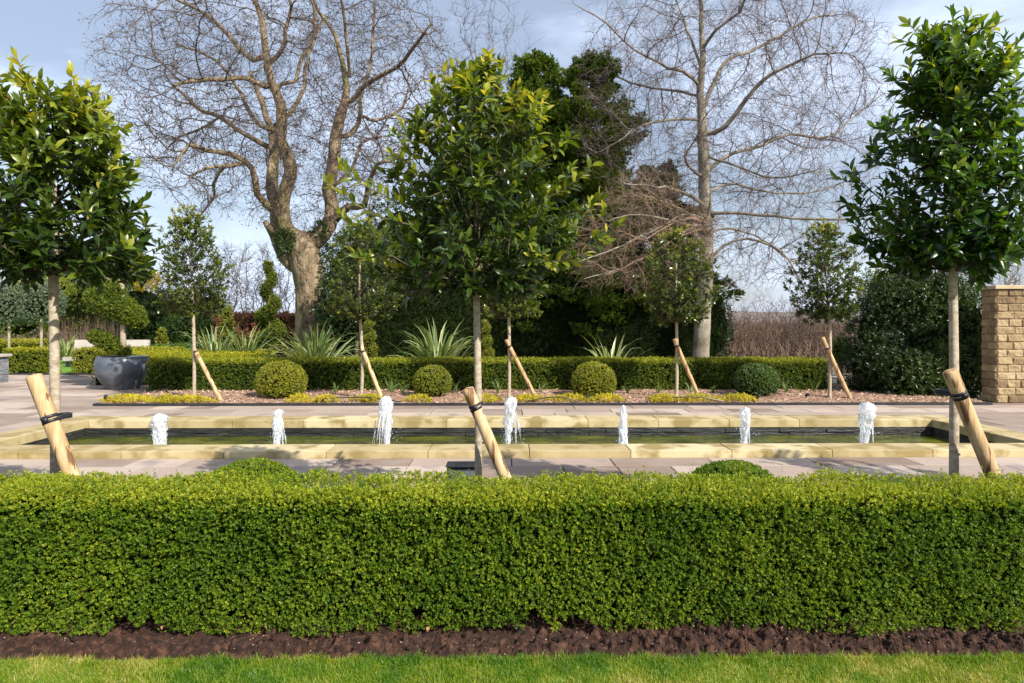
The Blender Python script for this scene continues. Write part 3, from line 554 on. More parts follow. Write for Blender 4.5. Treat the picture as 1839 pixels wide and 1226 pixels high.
standard('laurel_tree', 'leafy evergreen tree with straight pale trunk at the left edge behind the front hedge', 98, 4.5, 150, 490, [(0, .52), (.15, .64), (.35, .60), (.6, .50), (.82, .38), (.93, .3), (1, .18)], 84, 8, 8, .112, M['laurel'], 41, .033, NG, .006, base=.48, tipy=.4, toneup=.5, lump=.3)
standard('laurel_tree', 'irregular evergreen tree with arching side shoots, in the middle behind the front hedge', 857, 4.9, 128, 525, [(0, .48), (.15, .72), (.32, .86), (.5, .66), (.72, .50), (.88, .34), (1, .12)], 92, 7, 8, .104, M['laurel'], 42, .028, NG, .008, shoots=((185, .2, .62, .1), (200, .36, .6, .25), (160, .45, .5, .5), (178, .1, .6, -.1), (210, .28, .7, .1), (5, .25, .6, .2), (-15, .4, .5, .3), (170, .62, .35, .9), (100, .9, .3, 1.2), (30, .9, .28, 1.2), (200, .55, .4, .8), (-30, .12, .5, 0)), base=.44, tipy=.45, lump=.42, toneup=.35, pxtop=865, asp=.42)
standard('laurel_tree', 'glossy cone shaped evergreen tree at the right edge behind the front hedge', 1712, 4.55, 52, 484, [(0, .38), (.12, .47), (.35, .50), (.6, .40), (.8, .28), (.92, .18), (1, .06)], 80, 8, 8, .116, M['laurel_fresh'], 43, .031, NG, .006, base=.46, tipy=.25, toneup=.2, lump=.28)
standard('laurel_tree', 'evergreen tree of the near row just outside the right edge', 2560, 4.6, 60, 478, [(0, .42), (.15, .5), (.5, .48), (.8, .3), (1, .1)], 46, 5, 7, .118, M['laurel_fresh'], 44, .031, NG, .006)
fe = lambda a, b, c, d: [(0, a * .7), (.12, a), (.4, b), (.7, c), (.9, d), (1, .05)]
ft = dict(L=.082, asp=.42, tpl='diamond', lump=.2)
def farstd(px, topy, boty, e, label, seed, pxtop=None, kink=.01, mt='laurel_far', base=.5):
    standard('small_evergreen_tree', label, px, 13.7, topy, boty, e, 84, 9, 9, .082, M[mt], seed, .034, FG, kink, base=base, asp=.55, tpl='diamond', lump=.2, pxtop=pxtop, toneup=.15)
farstd(348, 383, 565, fe(.68, .70, .5, .28), 'small cone crowned tree in the bark bed nearest the round pot', 51, pxtop=340, base=.52)
farstd(648, 400, 572, fe(.68, .80, .66, .36), 'small round crowned tree in the bark bed before the big bare tree', 52, kink=.03, base=.5)
farstd(914, 430, 568, fe(.62, .66, .5, .3), 'small tree in the bark bed half hidden by the middle near tree', 53, base=.6)
farstd(1215, 420, 578, fe(.62, .80, .7, .42), 'small round tree in the bark bed before the pale beech trunk', 54, base=.5)
farstd(1490, 408, 572, fe(.60, .70, .6, .36), 'small round tree in the bark bed against open sky, right', 55, pxtop=1478, base=.47)
# stakes
def stake(label, a, b, Y, r, tie, group, Yb=None):
    A = at(*a, Y); B = at(*b, (Yb or Y)); dirv = B - A; s = (A[2] + .1) / (A[2] - B[2]); E = A + dirv * s
    t = thing('support_stake', label, 'stake', (E[0], E[1], 0), group); g = Geo(); D = nrm(A - E)
    n = 22; u = np.linspace(0, 1, n)[:, None]; P = E + (A - E) * u; Rr = np.full(n, r); P = np.vstack([P, A + D * r * .12, A + D * r * .16]); Rr = np.append(Rr, [r * .93, r * .80])
    tube(g, P, Rr, 24, tone=rr.random(), wob=.015); g.build('pole', M['wood'], t, True)
    c = A + (E - A) * tie[0]; gt = Geo(); q = tie[1]            # tie strap: band round the stake and loop to trunk
    for band in (-1, 1):
        tube(gt, [c + D * r * .3 * band - D * r * .22, c + D * r * .3 * band + D * r * .22], [r * 1.06, r * 1.06], 24)
    trx = at(q, 600, Y)[0]; L_ = c + np.array([0, -r * .6, 0]); Q = np.array([trx, Y + tie[2], c[2] + .01]); rt = tie[3]
    th = np.linspace(-2.2, 2.2, 12); dx = nrm((Q - c) * [1, 1, 0]); sx = np.array([-dx[1], dx[0], 0])
    loop = [c + sx * r * .9] + [Q + dx * math.cos(a_) * rt * 1.15 + sx * (-1) * math.sin(a_) * rt * 1.15 for a_ in th] + [c - sx * r * .9]
    for dz in (-.25, 0, .25): tube(gt, np.array(loop) + [0, 0, dz * r * .9], r * .14, 5)
    box(gt, *(sorted((c[0] + sx[0], c[0] - sx[0])) if False else (c[0] - r * .3, c[0] + r * .35)), c[1] - r * 1.28, c[1] - r * .9, c[2] - r * .28, c[2] + r * .28, bev=.002)
    gt.build('tie_strap', M['rubber'], t, True)
SG = 'thick slanting stakes behind the front hedge'; SF = 'slim slanting stakes in the bark bed'
stake('thick pale stake leaning on the left near trunk', (61, 676), (127, 850), 4.36, .047, (.2, 98, .1, .033), SG)
stake('thick orange brown stake leaning on the middle near trunk', (840, 699), (905, 852), 4.74, .041, (.1, 857, .12, .028), SG)
stake('thick stake with wide black strap leaning on the right near trunk', (1706, 667), (1776, 836), 4.4, .046, (.11, 1712, .12, .031), SG)
for lab, a, b, q, tp in (('slim stake leaning left beside the cone crowned far tree', (350, 628), (396, 718), 348, .03), ('slim stake behind the third water jet, leaning left', (649, 622), (686, 716), 648, .08), ('slim stake leaning left beside the half hidden far tree', (909, 610), (962, 713), 914, .1), ('slim stake leaning left before the pale beech trunk', (1211, 609), (1256, 714), 1215, .1), ('weathered slim stake leaning left beside the dark laurel mass', (1477, 606), (1528, 718), 1490, .16)):
    stake(lab, a, b, 13.62, .040, (tp, q, .08, .034), SF)
# ------------------------------------------------------------------ bare trees by space colonisation
def colonize(P, par, att, D, di, dk, iters, trop=(0, 0, 0), jit=.25, seed=0, maxn=14000):
    r = np.random.default_rng(seed); P = list(map(np.array, P)); par = list(par); att = np.asarray(att)
    A = np.array(P); nd = np.full(len(att), 1e9); ni = np.zeros(len(att), int)
    for s in range(0, len(A), 200):
        d = np.linalg.norm(att[:, None] - A[None, s:s + 200], axis=-1); j = d.argmin(1); dd = d[np.arange(len(att)), j]; m = dd < nd; nd[m] = dd[m]; ni[m] = j[m] + s
    alive = nd > dk; used = {}
    for it in range(iters):
        act = alive & (nd < di)
        if not act.any() or len(P) > maxn: break
        idx = ni[act]; A = np.array(P); v = nrm(att[act] - A[idx]); uq, inv = np.unique(idx, return_inverse=True)
        s = np.zeros((len(uq), 3)); np.add.at(s, inv, v); pd = np.array([A[u] - A[par[u]] if par[u] >= 0 else [0, 0, 0] for u in uq])
        dirs = nrm(nrm(s) + np.array(trop) + r.normal(0, jit, s.shape) + nrm(pd) * .35)
        new = []; k0 = len(P)
        for u, d in zip(uq, dirs):
            c = used.setdefault(int(u), 0)
            if c >= 3: continue
            used[int(u)] = c + 1; new.append(A[u] + d * D); par.append(int(u))
        if not new: break
        P += new; NW = np.array(new)
        for q in range(0, len(NW), 150):
            dd_ = np.linalg.norm(att[:, None] - NW[None, q:q + 150], axis=-1); j = dd_.argmin(1); dd = dd_[np.arange(len(att)), j]; m = dd < nd; nd[m] = dd[m]; ni[m] = j[m] + k0 + q
        alive &= nd > dk
        # nodes used too often drop their attractors
        bad = np.array([used.get(int(u), 0) >= 3 for u in ni]); alive &= ~bad
    return np.array(P), np.array(par)
def treemesh(P, par, r0, pw, rfix, thr, gT, gB, taper=1.0, wob=.08, kT=12):
    n = len(P); ch = [[] for _ in range(n)]
    for i in range(n):
        if par[i] >= 0: ch[par[i]].append(i)
    R = np.zeros(n); order = []; st = [i for i in range(n) if par[i] < 0]
    while st: i = st.pop(); order.append(i); st += ch[i]
    for i in reversed(order):
        R[i] = r0 if not ch[i] else (sum(R[c] ** pw for c in ch[i])) ** (1 / pw)
    for i, v in rfix.items(): R[i] = v
    for i in order:
        if par[i] >= 0 and i not in rfix: R[i] = min(R[i], R[par[i]] * .92)
    seen = []
    st = [(i, None) for i in range(n) if par[i] < 0]
    while st:
        i, pa = st.pop(); chain = ([pa] if pa is not None else []) + [i]
        while ch[i]:
            c = sorted(ch[i], key=lambda q: -R[q]); st += [(q, i) for q in c[1:]]; i = c[0]; chain.append(i)
        if len(chain) < 2: continue
        Q = P[chain]; RR = R[chain].copy()
        if pa is not None: RR[0] = min(RR[0], RR[1] * 1.25)
        big = RR[min(1, len(RR) - 1)] > thr; m = RR.max()
        k = kT if m > .12 else 7 if m > .05 else 4 if m > .02 else 3
        tube(gT if big else gB, Q, RR, k, wob=wob if m > .1 else 0, cap=m > .05)
    return R
def limbs(specs, Y, sc, seed, depth=1.0):
    # specs: list of (points [(px,py,w)], attach) ; returns nodes, parents, radii
    r = np.random.default_rng(seed); P = []; par = []; rf = {}
    for pts, dz in specs:
        pp = []
        for k, (px, py, w) in enumerate(pts):
            w = w * (1 if w > 17 else .78); p = at(px, py, Y); f = k / max(1, len(pts) - 1); yo = dz * f ** 1.2
            p2 = at(px, py, Y + yo); pp.append((p2, w / F * (Y + yo) / 2))
        if P:                                   # join to the nearest existing node
            A = np.array(P); a0 = pp[0][0]; dd = np.hypot(A[:, 0] - a0[0], A[:, 2] - a0[2]); j = int(dd.argmin()); last = j; off = A[j][1] - Y
            pp = [(np.array([p[0], p[1] + off * max(0, 1 - 0 * i), p[2]]), w) for i, (p, w) in enumerate(pp)]
            prev = (A[j], min(rf[j], pp[0][1] * 1.3)); seq = [prev] + pp
        else: last = -1; seq = pp; P.append(pp[0][0]); par.append(-1); rf[0] = pp[0][1]; last = 0; 
        pts_ = np.array([q[0] for q in seq]); ws = np.array([q[1] for q in seq])
        # catmull-rom refine
        E = np.vstack([2 * pts_[0] - pts_[1], pts_, 2 * pts_[-1] - pts_[-2]])
        for i in range(len(pts_) - 1):
            a, b, c, d = E[i], E[i + 1], E[i + 2], E[i + 3]; ns = max(2, int(np.linalg.norm(c - b) / sc))
            for s in range(1, ns + 1):
                u = s / ns; p = .5 * (2 * b + (c - a) * u + (2 * a - 5 * b + 4 * c - d) * u * u + (3 * b - a - 3 * c + d) * u ** 3)
                p = p + r.normal(0, .02, 3) * sc * 2
                P.append(p); par.append(last); last = len(P) - 1; rf[last] = ws[i] + (ws[i + 1] - ws[i]) * u
    return P, par, rf
def addtwigs(g, P, R, n, L, wd, seed, droop=0, mul=2, thr=.03, up=0, par=None):
    r = np.random.default_rng(seed); idx = np.where(R < thr)[0]; idx = r.choice(idx, min(n, len(idx) * mul)) if len(idx) else idx
    n = len(idx); b = P[idx]; out = r.normal(0, 1, (n, 3)); 
    if par is not None: out = out + nrm(P[idx] - P[np.maximum(par[idx], 0)]) * 1.1
    out[:, 2] += up - droop; d = nrm(out); l = L * r.uniform(.5, 1.3, n)
    batch(g, b, d, r.normal(0, 1, (n, 3)), l, wd, 'twig', .5, wsc=wd * .8)
    e = b + d * l[:, None] * .55; d2 = nrm(d + r.normal(0, .6, (n, 3)) + [0, 0, -droop * .4 + up * .3])
    batch(g, e, d2, r.normal(0, 1, (n, 3)), l * .7, wd * .8, 'twig', .5, wsc=wd * .6)
    return b + d * l[:, None], e + d2 * (l * .7)[:, None]
def ell(n, c, rad, seed, hollow=.0, ymax=None):
    r = np.random.default_rng(seed); v = nrm(r.normal(0, 1, (n, 3))) * (r.uniform(hollow ** 3, 1, (n, 1)) ** (1 / 3)); return np.array(c) + v * np.array(rad)
# big spreading tree
YB = 26.0
bt = thing('big_bare_tree', 'massive bare spreading tree with forked gnarled trunk and dark seed dots', 'tree', at(560, 650, YB) * [1, 1, 0])
sp = [([(562, 655, 70), (560, 585, 58), (560, 530, 53), (553, 480, 56), (545, 435, 56)], 0),
 ([(528, 425, 34), (511, 402, 28), (508, 365, 25), (516, 330, 24), (522, 305, 23), (514, 275, 21), (505, 250, 20), (506, 191, 18), (488, 148, 17), (479, 98, 16), (471, 42, 13), (458, 0, 11), (440, -60, 8)], -1.5),
 ([(538, 482, 26), (512, 462, 26), (496, 425, 22), (495, 382, 20), (488, 339, 21), (492, 276, 18), (488, 237, 16), (473, 191, 13), (450, 130, 9)], 1.8),
 ([(488, 380, 17), (454, 343, 16), (443, 297, 14), (407, 271, 12), (360, 263, 10), (327, 254, 8), (297, 293, 5)], -3),
 ([(443, 297, 10), (424, 303, 9), (382, 307, 7), (350, 325, 4)], -1.5),
 ([(424, 305, 8), (400, 340, 6), (402, 362, 5), (372, 400, 3)], 1.5),
 ([(490, 260, 14), (471, 254, 13), (424, 229, 11), (373, 195, 10), (339, 182, 9), (297, 144, 6)], 2.5),
 ([(339, 184, 6), (300, 205, 6), (271, 216, 5), (242, 246, 3)], 1.5),
 ([(492, 170, 12), (458, 157, 11), (424, 157, 10), (369, 161, 9), (335, 170, 7)], -2.5),
 ([(473, 127, 11), (448, 105, 10), (424, 76, 9), (382, 42, 7), (335, 20, 5)], 1.5),
 ([(494, 140, 10), (516, 118, 10), (528, 95, 9), (530, 68, 8), (539, 34, 7), (522, -20, 5)], -1),
 ([(506, 175, 9), (522, 162, 9), (543, 159, 8), (551, 127, 8), (573, 85, 7), (577, 42, 6), (560, 0, 5)], 2),
 ([(555, 436, 38), (581, 420, 30), (598, 386, 26), (592, 339, 24), (598, 297, 22), (604, 246, 21), (613, 204, 18), (622, 161, 15), (615, 115, 12), (602, 64, 9), (568, 13, 7), (560, -30, 5)], 1.5),
 ([(622, 168, 12), (642, 144, 12), (668, 127, 11), (706, 106, 10), (740, 64, 8), (770, 25, 6)], -2.5),
 ([(617, 120, 9), (615, 85, 8), (608, 21, 7), (600, -30, 5)], -1.5),
 ([(608, 237, 12), (628, 231, 11), (642, 200, 11), (643, 160, 9), (660, 110, 8), (665, 60, 7), (668, 0, 5)], 2.5),
 ([(643, 192, 8), (662, 200, 8), (685, 192, 7), (714, 178, 6), (727, 140, 4)], 2),
 ([(600, 390, 20), (625, 371, 17), (652, 369, 14), (659, 330, 11), (676, 293, 9), (702, 288, 6)], -2.5),
 ([(596, 330, 10), (628, 300, 8), (650, 250, 7), (690, 240, 4)], 2.5),
 ([(500, 240, 12), (530, 215, 10), (555, 170, 9), (560, 120, 7), (590, 40, 5)], 3),
 ([(488, 240, 10), (462, 215, 9), (440, 170, 8), (400, 120, 6), (330, 90, 4)], 4),
 ([(560, 440, 8), (590, 405, 7), (600, 350, 5)], 3)]
P, par, rf = limbs(sp, YB, .35, 5)
cc = at(510, 150, YB); att = np.vstack([ell(4600, cc, (6.9, 5.2, 5.6), 61, .3), ell(500, at(330, 270, YB), (2.4, 2.5, 1.9), 62), ell(350, at(670, 250, YB), (2.2, 2.5, 2.6), 63)])
att = att[(att[:, 2] > 4.4)]
P, par = colonize(P, par, att, .26, 2.6, .38, 70, (0, 0, .03), .24, 9, 11000)
gT, gB = Geo(), Geo(); R = treemesh(P, par, .010, 2.08, rf, .06, gT, gB)
tube(gT, [at(496, 425, YB) + [0, -.3, 0], at(488, 405, YB) + [0, -.7, .05]], [.14, .1], 8)
gT.build('trunk', M['bark_big'], bt, True); gB.build('branches', M['twig'], bt, True)
gW = Geo(); t1, t2 = addtwigs(gW, P, R, 20000, .46, .011, 64, .2, 3, .03, par=par); gW.build('twigs', M['twig'], bt)
r_ = np.random.default_rng(3); tt = np.vstack([t1, t2]); tt = tt[r_.random(len(tt)) < .3]; g = Geo(); batch(g, tt, r_.normal(0, 1, tt.shape), r_.normal(0, 1, tt.shape), .07, .05, 'diamond'); g.build('seed_pods', M['bud'], bt)
# climbing evergreen at the fork
g = Geo(); blob(g, 260, at(512, 436, YB - .5), (.35, .3, .5), .08, 7, .4, base=.5); blob(g, 160, at(575, 415, YB - .2), (.3, .3, .35), .08, 8, .4, base=.5)
g.build('ivy', M['ivy'], bt)
# beech
YC = 22.0
bc = thing('bare_beech_tree', 'tall bare beech with pale straight trunk and fine spreading twigs', 'tree', at(1258, 660, YC) * [1, 1, 0])
sp = [([(1258, 668, 34), (1259, 630, 30), (1262, 560, 29), (1269, 470, 26), (1268, 400, 24), (1265, 330, 22), (1262, 250, 20), (1258, 170, 17), (1262, 100, 14), (1260, 40, 11), (1256, -40, 8)], 0),
 ([(1264, 382, 9), (1306, 382, 8), (1391, 388, 7), (1476, 394, 6), (1560, 394, 3)], -2),
 ([(1272, 305, 10), (1314, 278, 9), (1370, 259, 8), (1420, 242, 7), (1488, 246, 5), (1539, 204, 4), (1590, 165, 2)], 2),
 ([(1270, 240, 12), (1302, 229, 11), (1340, 178, 10), (1370, 144, 9), (1412, 119, 7), (1463, 98, 5), (1510, 95, 3)], -2),
 ([(1266, 185, 10), (1302, 112, 9), (1344, 93, 8), (1387, 72, 7), (1437, 42, 5), (1500, 20, 3)], 1.5),
 ([(1264, 85, 8), (1285, 55, 7), (1327, 21, 6), (1350, -30, 4)], -1.5),
 ([(1258, 155, 9), (1225, 127, 8), (1200, 123, 7), (1181, 110, 6), (1139, 89, 5), (1088, 42, 4), (1030, 5, 2)], -2),
 ([(1258, 172, 7), (1221, 165, 6), (1151, 153, 5), (1090, 130, 3)], 2.5),
 ([(1260, 215, 7), (1213, 214, 6), (1151, 225, 5), (1109, 255, 3)], -1),
 ([(1264, 318, 9), (1238, 300, 7), (1228, 280, 6), (1240, 262, 4)], -1.5),
 ([(1268, 372, 8), (1225, 345, 7), (1180, 335, 5), (1120, 330, 3)], -3),
 ([(1268, 395, 9), (1230, 385, 7), (1180, 410, 5), (1120, 440, 4), (1040, 470, 2)], -4),
 ([(1268, 410, 7), (1235, 410, 6), (1180, 450, 4), (1120, 480, 3), (1050, 500, 2)], -3.2),
 ([(1268, 405, 7), (1225, 400, 5), (1150, 385, 4), (1095, 395, 2)], -4.5),
 ([(1270, 470, 8), (1300, 440, 7), (1340, 428, 6), (1400, 450, 5), (1430, 490, 4), (1455, 545, 2)], -1),
 ([(1268, 420, 6), (1310, 410, 5), (1370, 430, 4), (1420, 465, 3), (1500, 470, 2)], 2.5),
 ([(1262, 130, 7), (1240, 70, 6), (1222, 20, 5), (1200, -40, 3)], 1.5),
 ([(1268, 350, 7), (1310, 330, 6), (1380, 345, 5), (1450, 345, 4), (1520, 330, 2)], 3),
 ([(1271, 280, 6), (1330, 300, 5), (1390, 320, 4), (1470, 305, 2)], -3.5)]
P, par, rf = limbs(sp, YC, .35, 6)
cc = at(1310, 180, YC); att = np.vstack([ell(5200, cc, (5.1, 3.8, 5.6), 71, .2), ell(700, at(1390, 440, YC), (2.6, 2.2, 1.7), 72)])
att = att[(att[:, 2] > 2.6)]
P, par = colonize(P, par, att, .2, 2.2, .34, 80, (0, 0, .03), .15, 12, 12500)
gT, gB = Geo(), Geo(); R = treemesh(P, par, .0075, 2.25, rf, .045, gT, gB, wob=.04)
gT.build('trunk', M['bark_beech'], bc, True); gB.build('branches', M['twig_pale'], bc, True)
gW = Geo(); addtwigs(gW, P, R, 26000, .5, .0078, 73, .0, 3, .03, par=par); gW.build('twigs', M['twig_pale'], bc)
# low drooping dead-looking spray on the left of the beech
P, par, rf = limbs([([(1268, 400, 8), (1240, 392, 7), (1210, 400, 5), (1160, 430, 3)], -3), ([(1268, 410, 7), (1230, 420, 5), (1170, 455, 4), (1100, 490, 2)], -3.2), ([(1250, 396, 6), (1200, 370, 5), (1140, 350, 3)], -3.6), ([(1250, 398, 6), (1190, 440, 4), (1130, 425, 3)], -2.8)], YC, .3, 8)
att = np.vstack([ell(1000, at(1160, 430, 19.6), (2.3, 1.0, 1.5), 74), ell(260, at(1090, 480, 19.8), (1.2, .8, .55), 75), ell(300, at(1160, 350, 19.8), (1.3, .8, .7), 76)])
P, par = colonize(P, par, att, .16, 2.0, .22, 60, (-.12, 0, -.05), .3, 15, 3500)
gT = Geo(); R = treemesh(P, par, .006, 2.4, rf, 9, gT, gT); addtwigs(gT, P, R, 5000, .38, .009, 77, .2, 3, .03, par=par); gT.build('drooping_branches', M['twig_dead'], bc)
# generic bare shrubs / trees
def bare(name, label, px, Y, w, h, base, mt, seed, nat=500, r0=.008, tr=.07, group=None, D=.25, tw=1500, twl=.4, low=.25, stems=1, zc=None, wd=.009, up=.12):
    b = at(px, 600, Y); b[2] = -.05; r = np.random.default_rng(seed); P, par, rf = [], [], {}
    for s in range(stems):
        P.append(b + [r.normal(0, .12) * (stems > 1), r.normal(0, .12) * (stems > 1), 0]); par.append(-1); rf[len(P) - 1] = tr; last = len(P) - 1; d = np.array([r.normal(0, .35) * (stems > 1), r.normal(0, .3) * (stems > 1), 1.])
        for i in range(int(h * low / D) + 1):
            P.append(P[last] + nrm(d + r.normal(0, .08, 3)) * D); par.append(last); last = len(P) - 1; rf[last] = tr * (1 - .4 * i / max(1, h * low / D))
    att = ell(nat, (b[0], b[1], h * (low + 1) / 2), (w / 2, w / 2.6, h * (1 - low) / 2 * 1.05), seed)
    P, par = colonize(P, par, att, D, max(2.0, h), D * 1.6, 60, (0, 0, up), .28, seed, 5000)
    t = thing(name, label, 'tree' if h > 3 else 'bush', (b[0], b[1], 0), group); g = Geo(); g2 = Geo()
    R = treemesh(P, par, r0, 2.4, rf, tr * .5, g, g2, wob=0); g.build('trunk', mt, t, True)
    addtwigs(g2, P, R, tw, twl, wd, seed + 1, -.2 if up > .1 else 0, 3, .03, par=par); g2.build('branches', mt, t)
bare('distant_bare_tree', 'distant bare tree top rising behind the middle near tree', 862, 34, 6.5, 18.2, 0, M['twig'], 81, 1100, .012, .2, D=.4, tw=3000, twl=.7, low=.3, wd=.013)
bare('bare_tree', 'slender bare tree filling the gap right of the big bare trunk', 640, 33, 6, 8.6, 0, M['brush'], 82, 700, .012, .12, D=.32, tw=3000, twl=.6, low=.2, wd=.012)
for i, (px, Y, w_, h_, lab) in enumerate(((392, 31, 3.6, 5.0, 'brown twiggy bush with rounded top left of the green spiral'), (440, 33, 4.0, 5.4, 'bare twiggy tree just left of the green spiral topiary'), (520, 34, 4.4, 5.6, 'bare reddish thicket tree between the green spiral and the big trunk'), (262, 36, 4.5, 5.2, 'pale twiggy bush behind the golden shrubs on the left'), (165, 36, 5, 5.0, 'pale bare bush behind the left near crown'))):
    bare('bare_bush', lab, px, Y, w_, h_, 0, M['brush'], 90 + i, 520, .010, .06, 'bare bushes in the background', .22, 7500, .5, .12, stems=4, wd=.011)
for i, (px, w_, h_, Y, lab) in enumerate(((1318, 2.4, 2.6, 31, 'bare brown sapling right beside the pale beech trunk'), (1368, 2.0, 2.9, 30, 'thin upright bare sapling in the gap over the long hedge'), (1410, 2.6, 2.7, 32, 'bare brown sapling in the middle of the gap over the long hedge'), (1455, 2.2, 3.0, 31, 'bare brown sapling just left of the fifth far stake'), (1505, 2.6, 3.1, 30, 'bare brown sapling beside the dark laurel mass'), (1345, 3.4, 2.2, 36, 'low brown thicket far behind the beech trunk'), (1440, 3.6, 2.2, 37, 'low brown thicket under the distant hill'), (1800, 2.6, 4.0, 17, 'bare twigs showing above the stone pillar'))):
    bare('bare_sapling', lab, px, Y, w_, h_, 0, M['brush'], 110 + i, 420, .006, .026, 'bare saplings in the background', .16, 3800, .34, .12, stems=5 if w_ > 2.5 else 2, wd=.008)
# distant brown scrub on the field beyond
g = Geo(); n = 26000; P = np.stack([U(-35, 50, n), 38 + 90 * rng.random(n) ** 1.8, np.zeros(n)], -1); P[:, 2] = U(0, 1, n) * (.5 + .5 * fbm(P, .15, 3)) 
batch(g, P, np.array([0, 0, 1.]) + rng.normal(0, .5, (n, 3)), rng.normal(0, 1, (n, 3)), U(.8, 1.9, n), U(.04, .10, n), 'blade', rng.random(n))
n = 5000; P = np.stack([U(6.6, 24, n), U(27, 38, n), np.zeros(n)], -1); P[:, 2] = U(-.1, .15, n)
batch(g, P, np.array([0, 0, 1.]) + rng.normal(0, .6, (n, 3)), rng.normal(0, 1, (n, 3)), U(.3, 1.0, n), U(.02, .05, n), 'blade', rng.random(n))
tag(g.build('distant_scrub', M['brush']), 'brown winter scrub on the distant field beyond the garden', 'scrub', kind='stuff')
# ------------------------------------------------------------------ conifers
def conifer(label, px, Y, topy, wbase, seed, zb=.8, tone=.45, n=170, pxb=None, prof=.75, ga=None):
    r = np.random.default_rng(seed); T = at(px, topy, Y); b = at(pxb or px, 600, Y); H = T[2]; t = thing('tall_conifer', label, 'conifer', (b[0], Y, 0), 'tall conifers behind the yew hedge')
    g = Geo(); tube(g, [(b[0], Y, -.05), (b[0] * .5 + T[0] * .5, Y, H * .5), (T[0], Y, H)], [.2, .13, .02], 8); g.build('trunk', M['bark_big'], t, True)
    g = Geo(); gb = Geo(); PP = []; NN = []
    for i in range(n):
        s = (i + r.random()) / n; z = zb + (H - zb) * s; a = i * 2.4 + r.normal(0, .3); R = wbase * (1 - s) ** prof * r.uniform(.72, 1.1) * (1 + .25 * math.sin(z * 2.2 + seed)) + .08
        cx = b[0] + (T[0] - b[0]) * s; p0 = np.array([cx, Y, z]); d = np.array([math.cos(a), math.sin(a), r.uniform(.15, .5)]); e = p0 + d * R + [0, 0, -.12 * R]
        tube(gb, [p0, p0 + d * R * .5, e], [.03, .02, .006], 4)
        m = int(20 + 30 * R); f = r.uniform(.25, 1.02, m) ** .7; q = p0 + (e - p0) * f[:, None] + np.cross(d, [0, 0, 1]) * (r.normal(0, .22, m) * R * .6 * (1.1 - f * .5))[:, None] + r.normal(0, .06, (m, 3)); q[:, 2] -= r.uniform(0, .2, m)
        PP.append(q); NN.append(np.tile(d + [0, 0, .2], (m, 1)) + r.normal(0, .4, (m, 3)))
    P, Nn = np.vstack(PP), np.vstack(NN)
    tn = np.clip(tone + .35 * fbm(P, 1.1, seed) + U(-.2, .2, len(P)), 0, 1)
    for k in range(7):
        d = nrm(Nn + rng.normal(0, .55, P.shape)); l = U(.09, .2, len(P)); batch(g, P, d, rng.normal(0, 1, P.shape) + [0, -.6, .8], l, l * .28, 'diamond', tn)
    gb.build('branches', M['twig'], t); g.build('crown', M['conifer'], t)
conifer('tall dark conifer just behind the right side of the middle near tree', 965, 25.5, 98, 3.0, 121, tone=.62, n=300, pxb=945, prof=.5)
conifer('second tall conifer with a bushy top left of the beech', 1062, 24.5, 105, 2.8, 122, tone=.58, n=300, pxb=1055, prof=.42)
conifer('bushy conifer filling the space between the two tall conifers', 1010, 26.5, 215, 2.9, 125, tone=.42, n=240, prof=.4)
conifer('broad shaded conifer below the beech branches', 1180, 25.2, 300, 2.3, 123, tone=.2, n=150, prof=.4)  # shade painted into the leaf colour by the low tone
conifer('conifer filling the dark middle behind the near tree', 840, 26.0, 260, 2.6, 124, tone=.4, n=170, prof=.4)
# ------------------------------------------------------------------ shrubs
def C(px, py, Y): return tuple(at(px, py, Y))
shrub('evergreen_bush', 'dark glossy evergreen bush between the big trunk and the yew hedge', 'bush', [(C(640, 500, 23), (1.25, 1.1, 1.7), 1700), (C(720, 450, 23.5), (1.4, 1.1, 2.0), 1600), (C(620, 560, 22.6), (1.0, .9, 1.2), 900)], .085, M['ivy'], 131, base=.3)
shrub('evergreen_bush', 'dark evergreen rising over the yew hedge between the near tree and the beech', 'bush', [(C(1010, 470, 25.2), (1.5, 1, 1.3), 1600), (C(1110, 490, 25.2), (1.3, 1, 1.1), 1300), (C(1200, 500, 25.2), (1.2, 1, .9), 1000), (C(900, 450, 25.2), (1.4, 1, 1.4), 1300), (C(790, 440, 25.2), (1.2, 1, 1.6), 1300)], .08, M['ivy'], 134, base=.2)
shrub('evergreen_bush', 'dark bush low behind the beech trunk', 'bush', [(C(1285, 590, 23.6), (.55, .6, 1.3), 900)], .07, M['ivy'], 132, base=.3)
lt = thing('laurel_mass', 'big dark glossy laurel clump beside the stone pillar', 'bush', at(1650, 700, 15.2) * [1, 1, 0])
g = Geo(); gc = Geo()
for i, (px, py, Y, rad, n) in enumerate(((1600, 610, 15.6, (.95, .9, 1.35), 2000), (1665, 610, 15.2, (.95, .9, 1.45), 2600), (1715, 605, 15.0, (.66, .9, 1.42), 2300), (1570, 655, 15.0, (.6, .7, .85), 1000), (1640, 540, 15.7, (1.1, .9, .75), 1300), (1700, 670, 14.6, (.75, .65, .75), 1500), (1640, 680, 14.4, (.7, .6, .62), 1000))):
    blob(g, n, at(px, py, Y), rad, .062, 140 + i, .22, k=6, base=.6 if px > 1630 else .22, asp=.45); blobcore(gc, at(px, py, Y), rad, .74)  # left blobs toned darker, right lighter: shade and sunlight put into leaf colour
g.build('foliage', M['ivy'], lt); gc.build('dark_core', M['core'], lt, True)
shrub('golden_bush', 'small bright yellow green bush at the left foot of the laurel mass', 'bush', [(C(1508, 632, 16.9), (.22, .25, .38), 360)], .05, M['bamboo'], 151, base=.6)
shrub('round_bush', 'olive bush showing above the laurel mass behind the right trunk', 'bush', [(C(1600, 520, 18), (.8, .7, .7), 700)], .06, M['bamboo'], 152, base=.25)
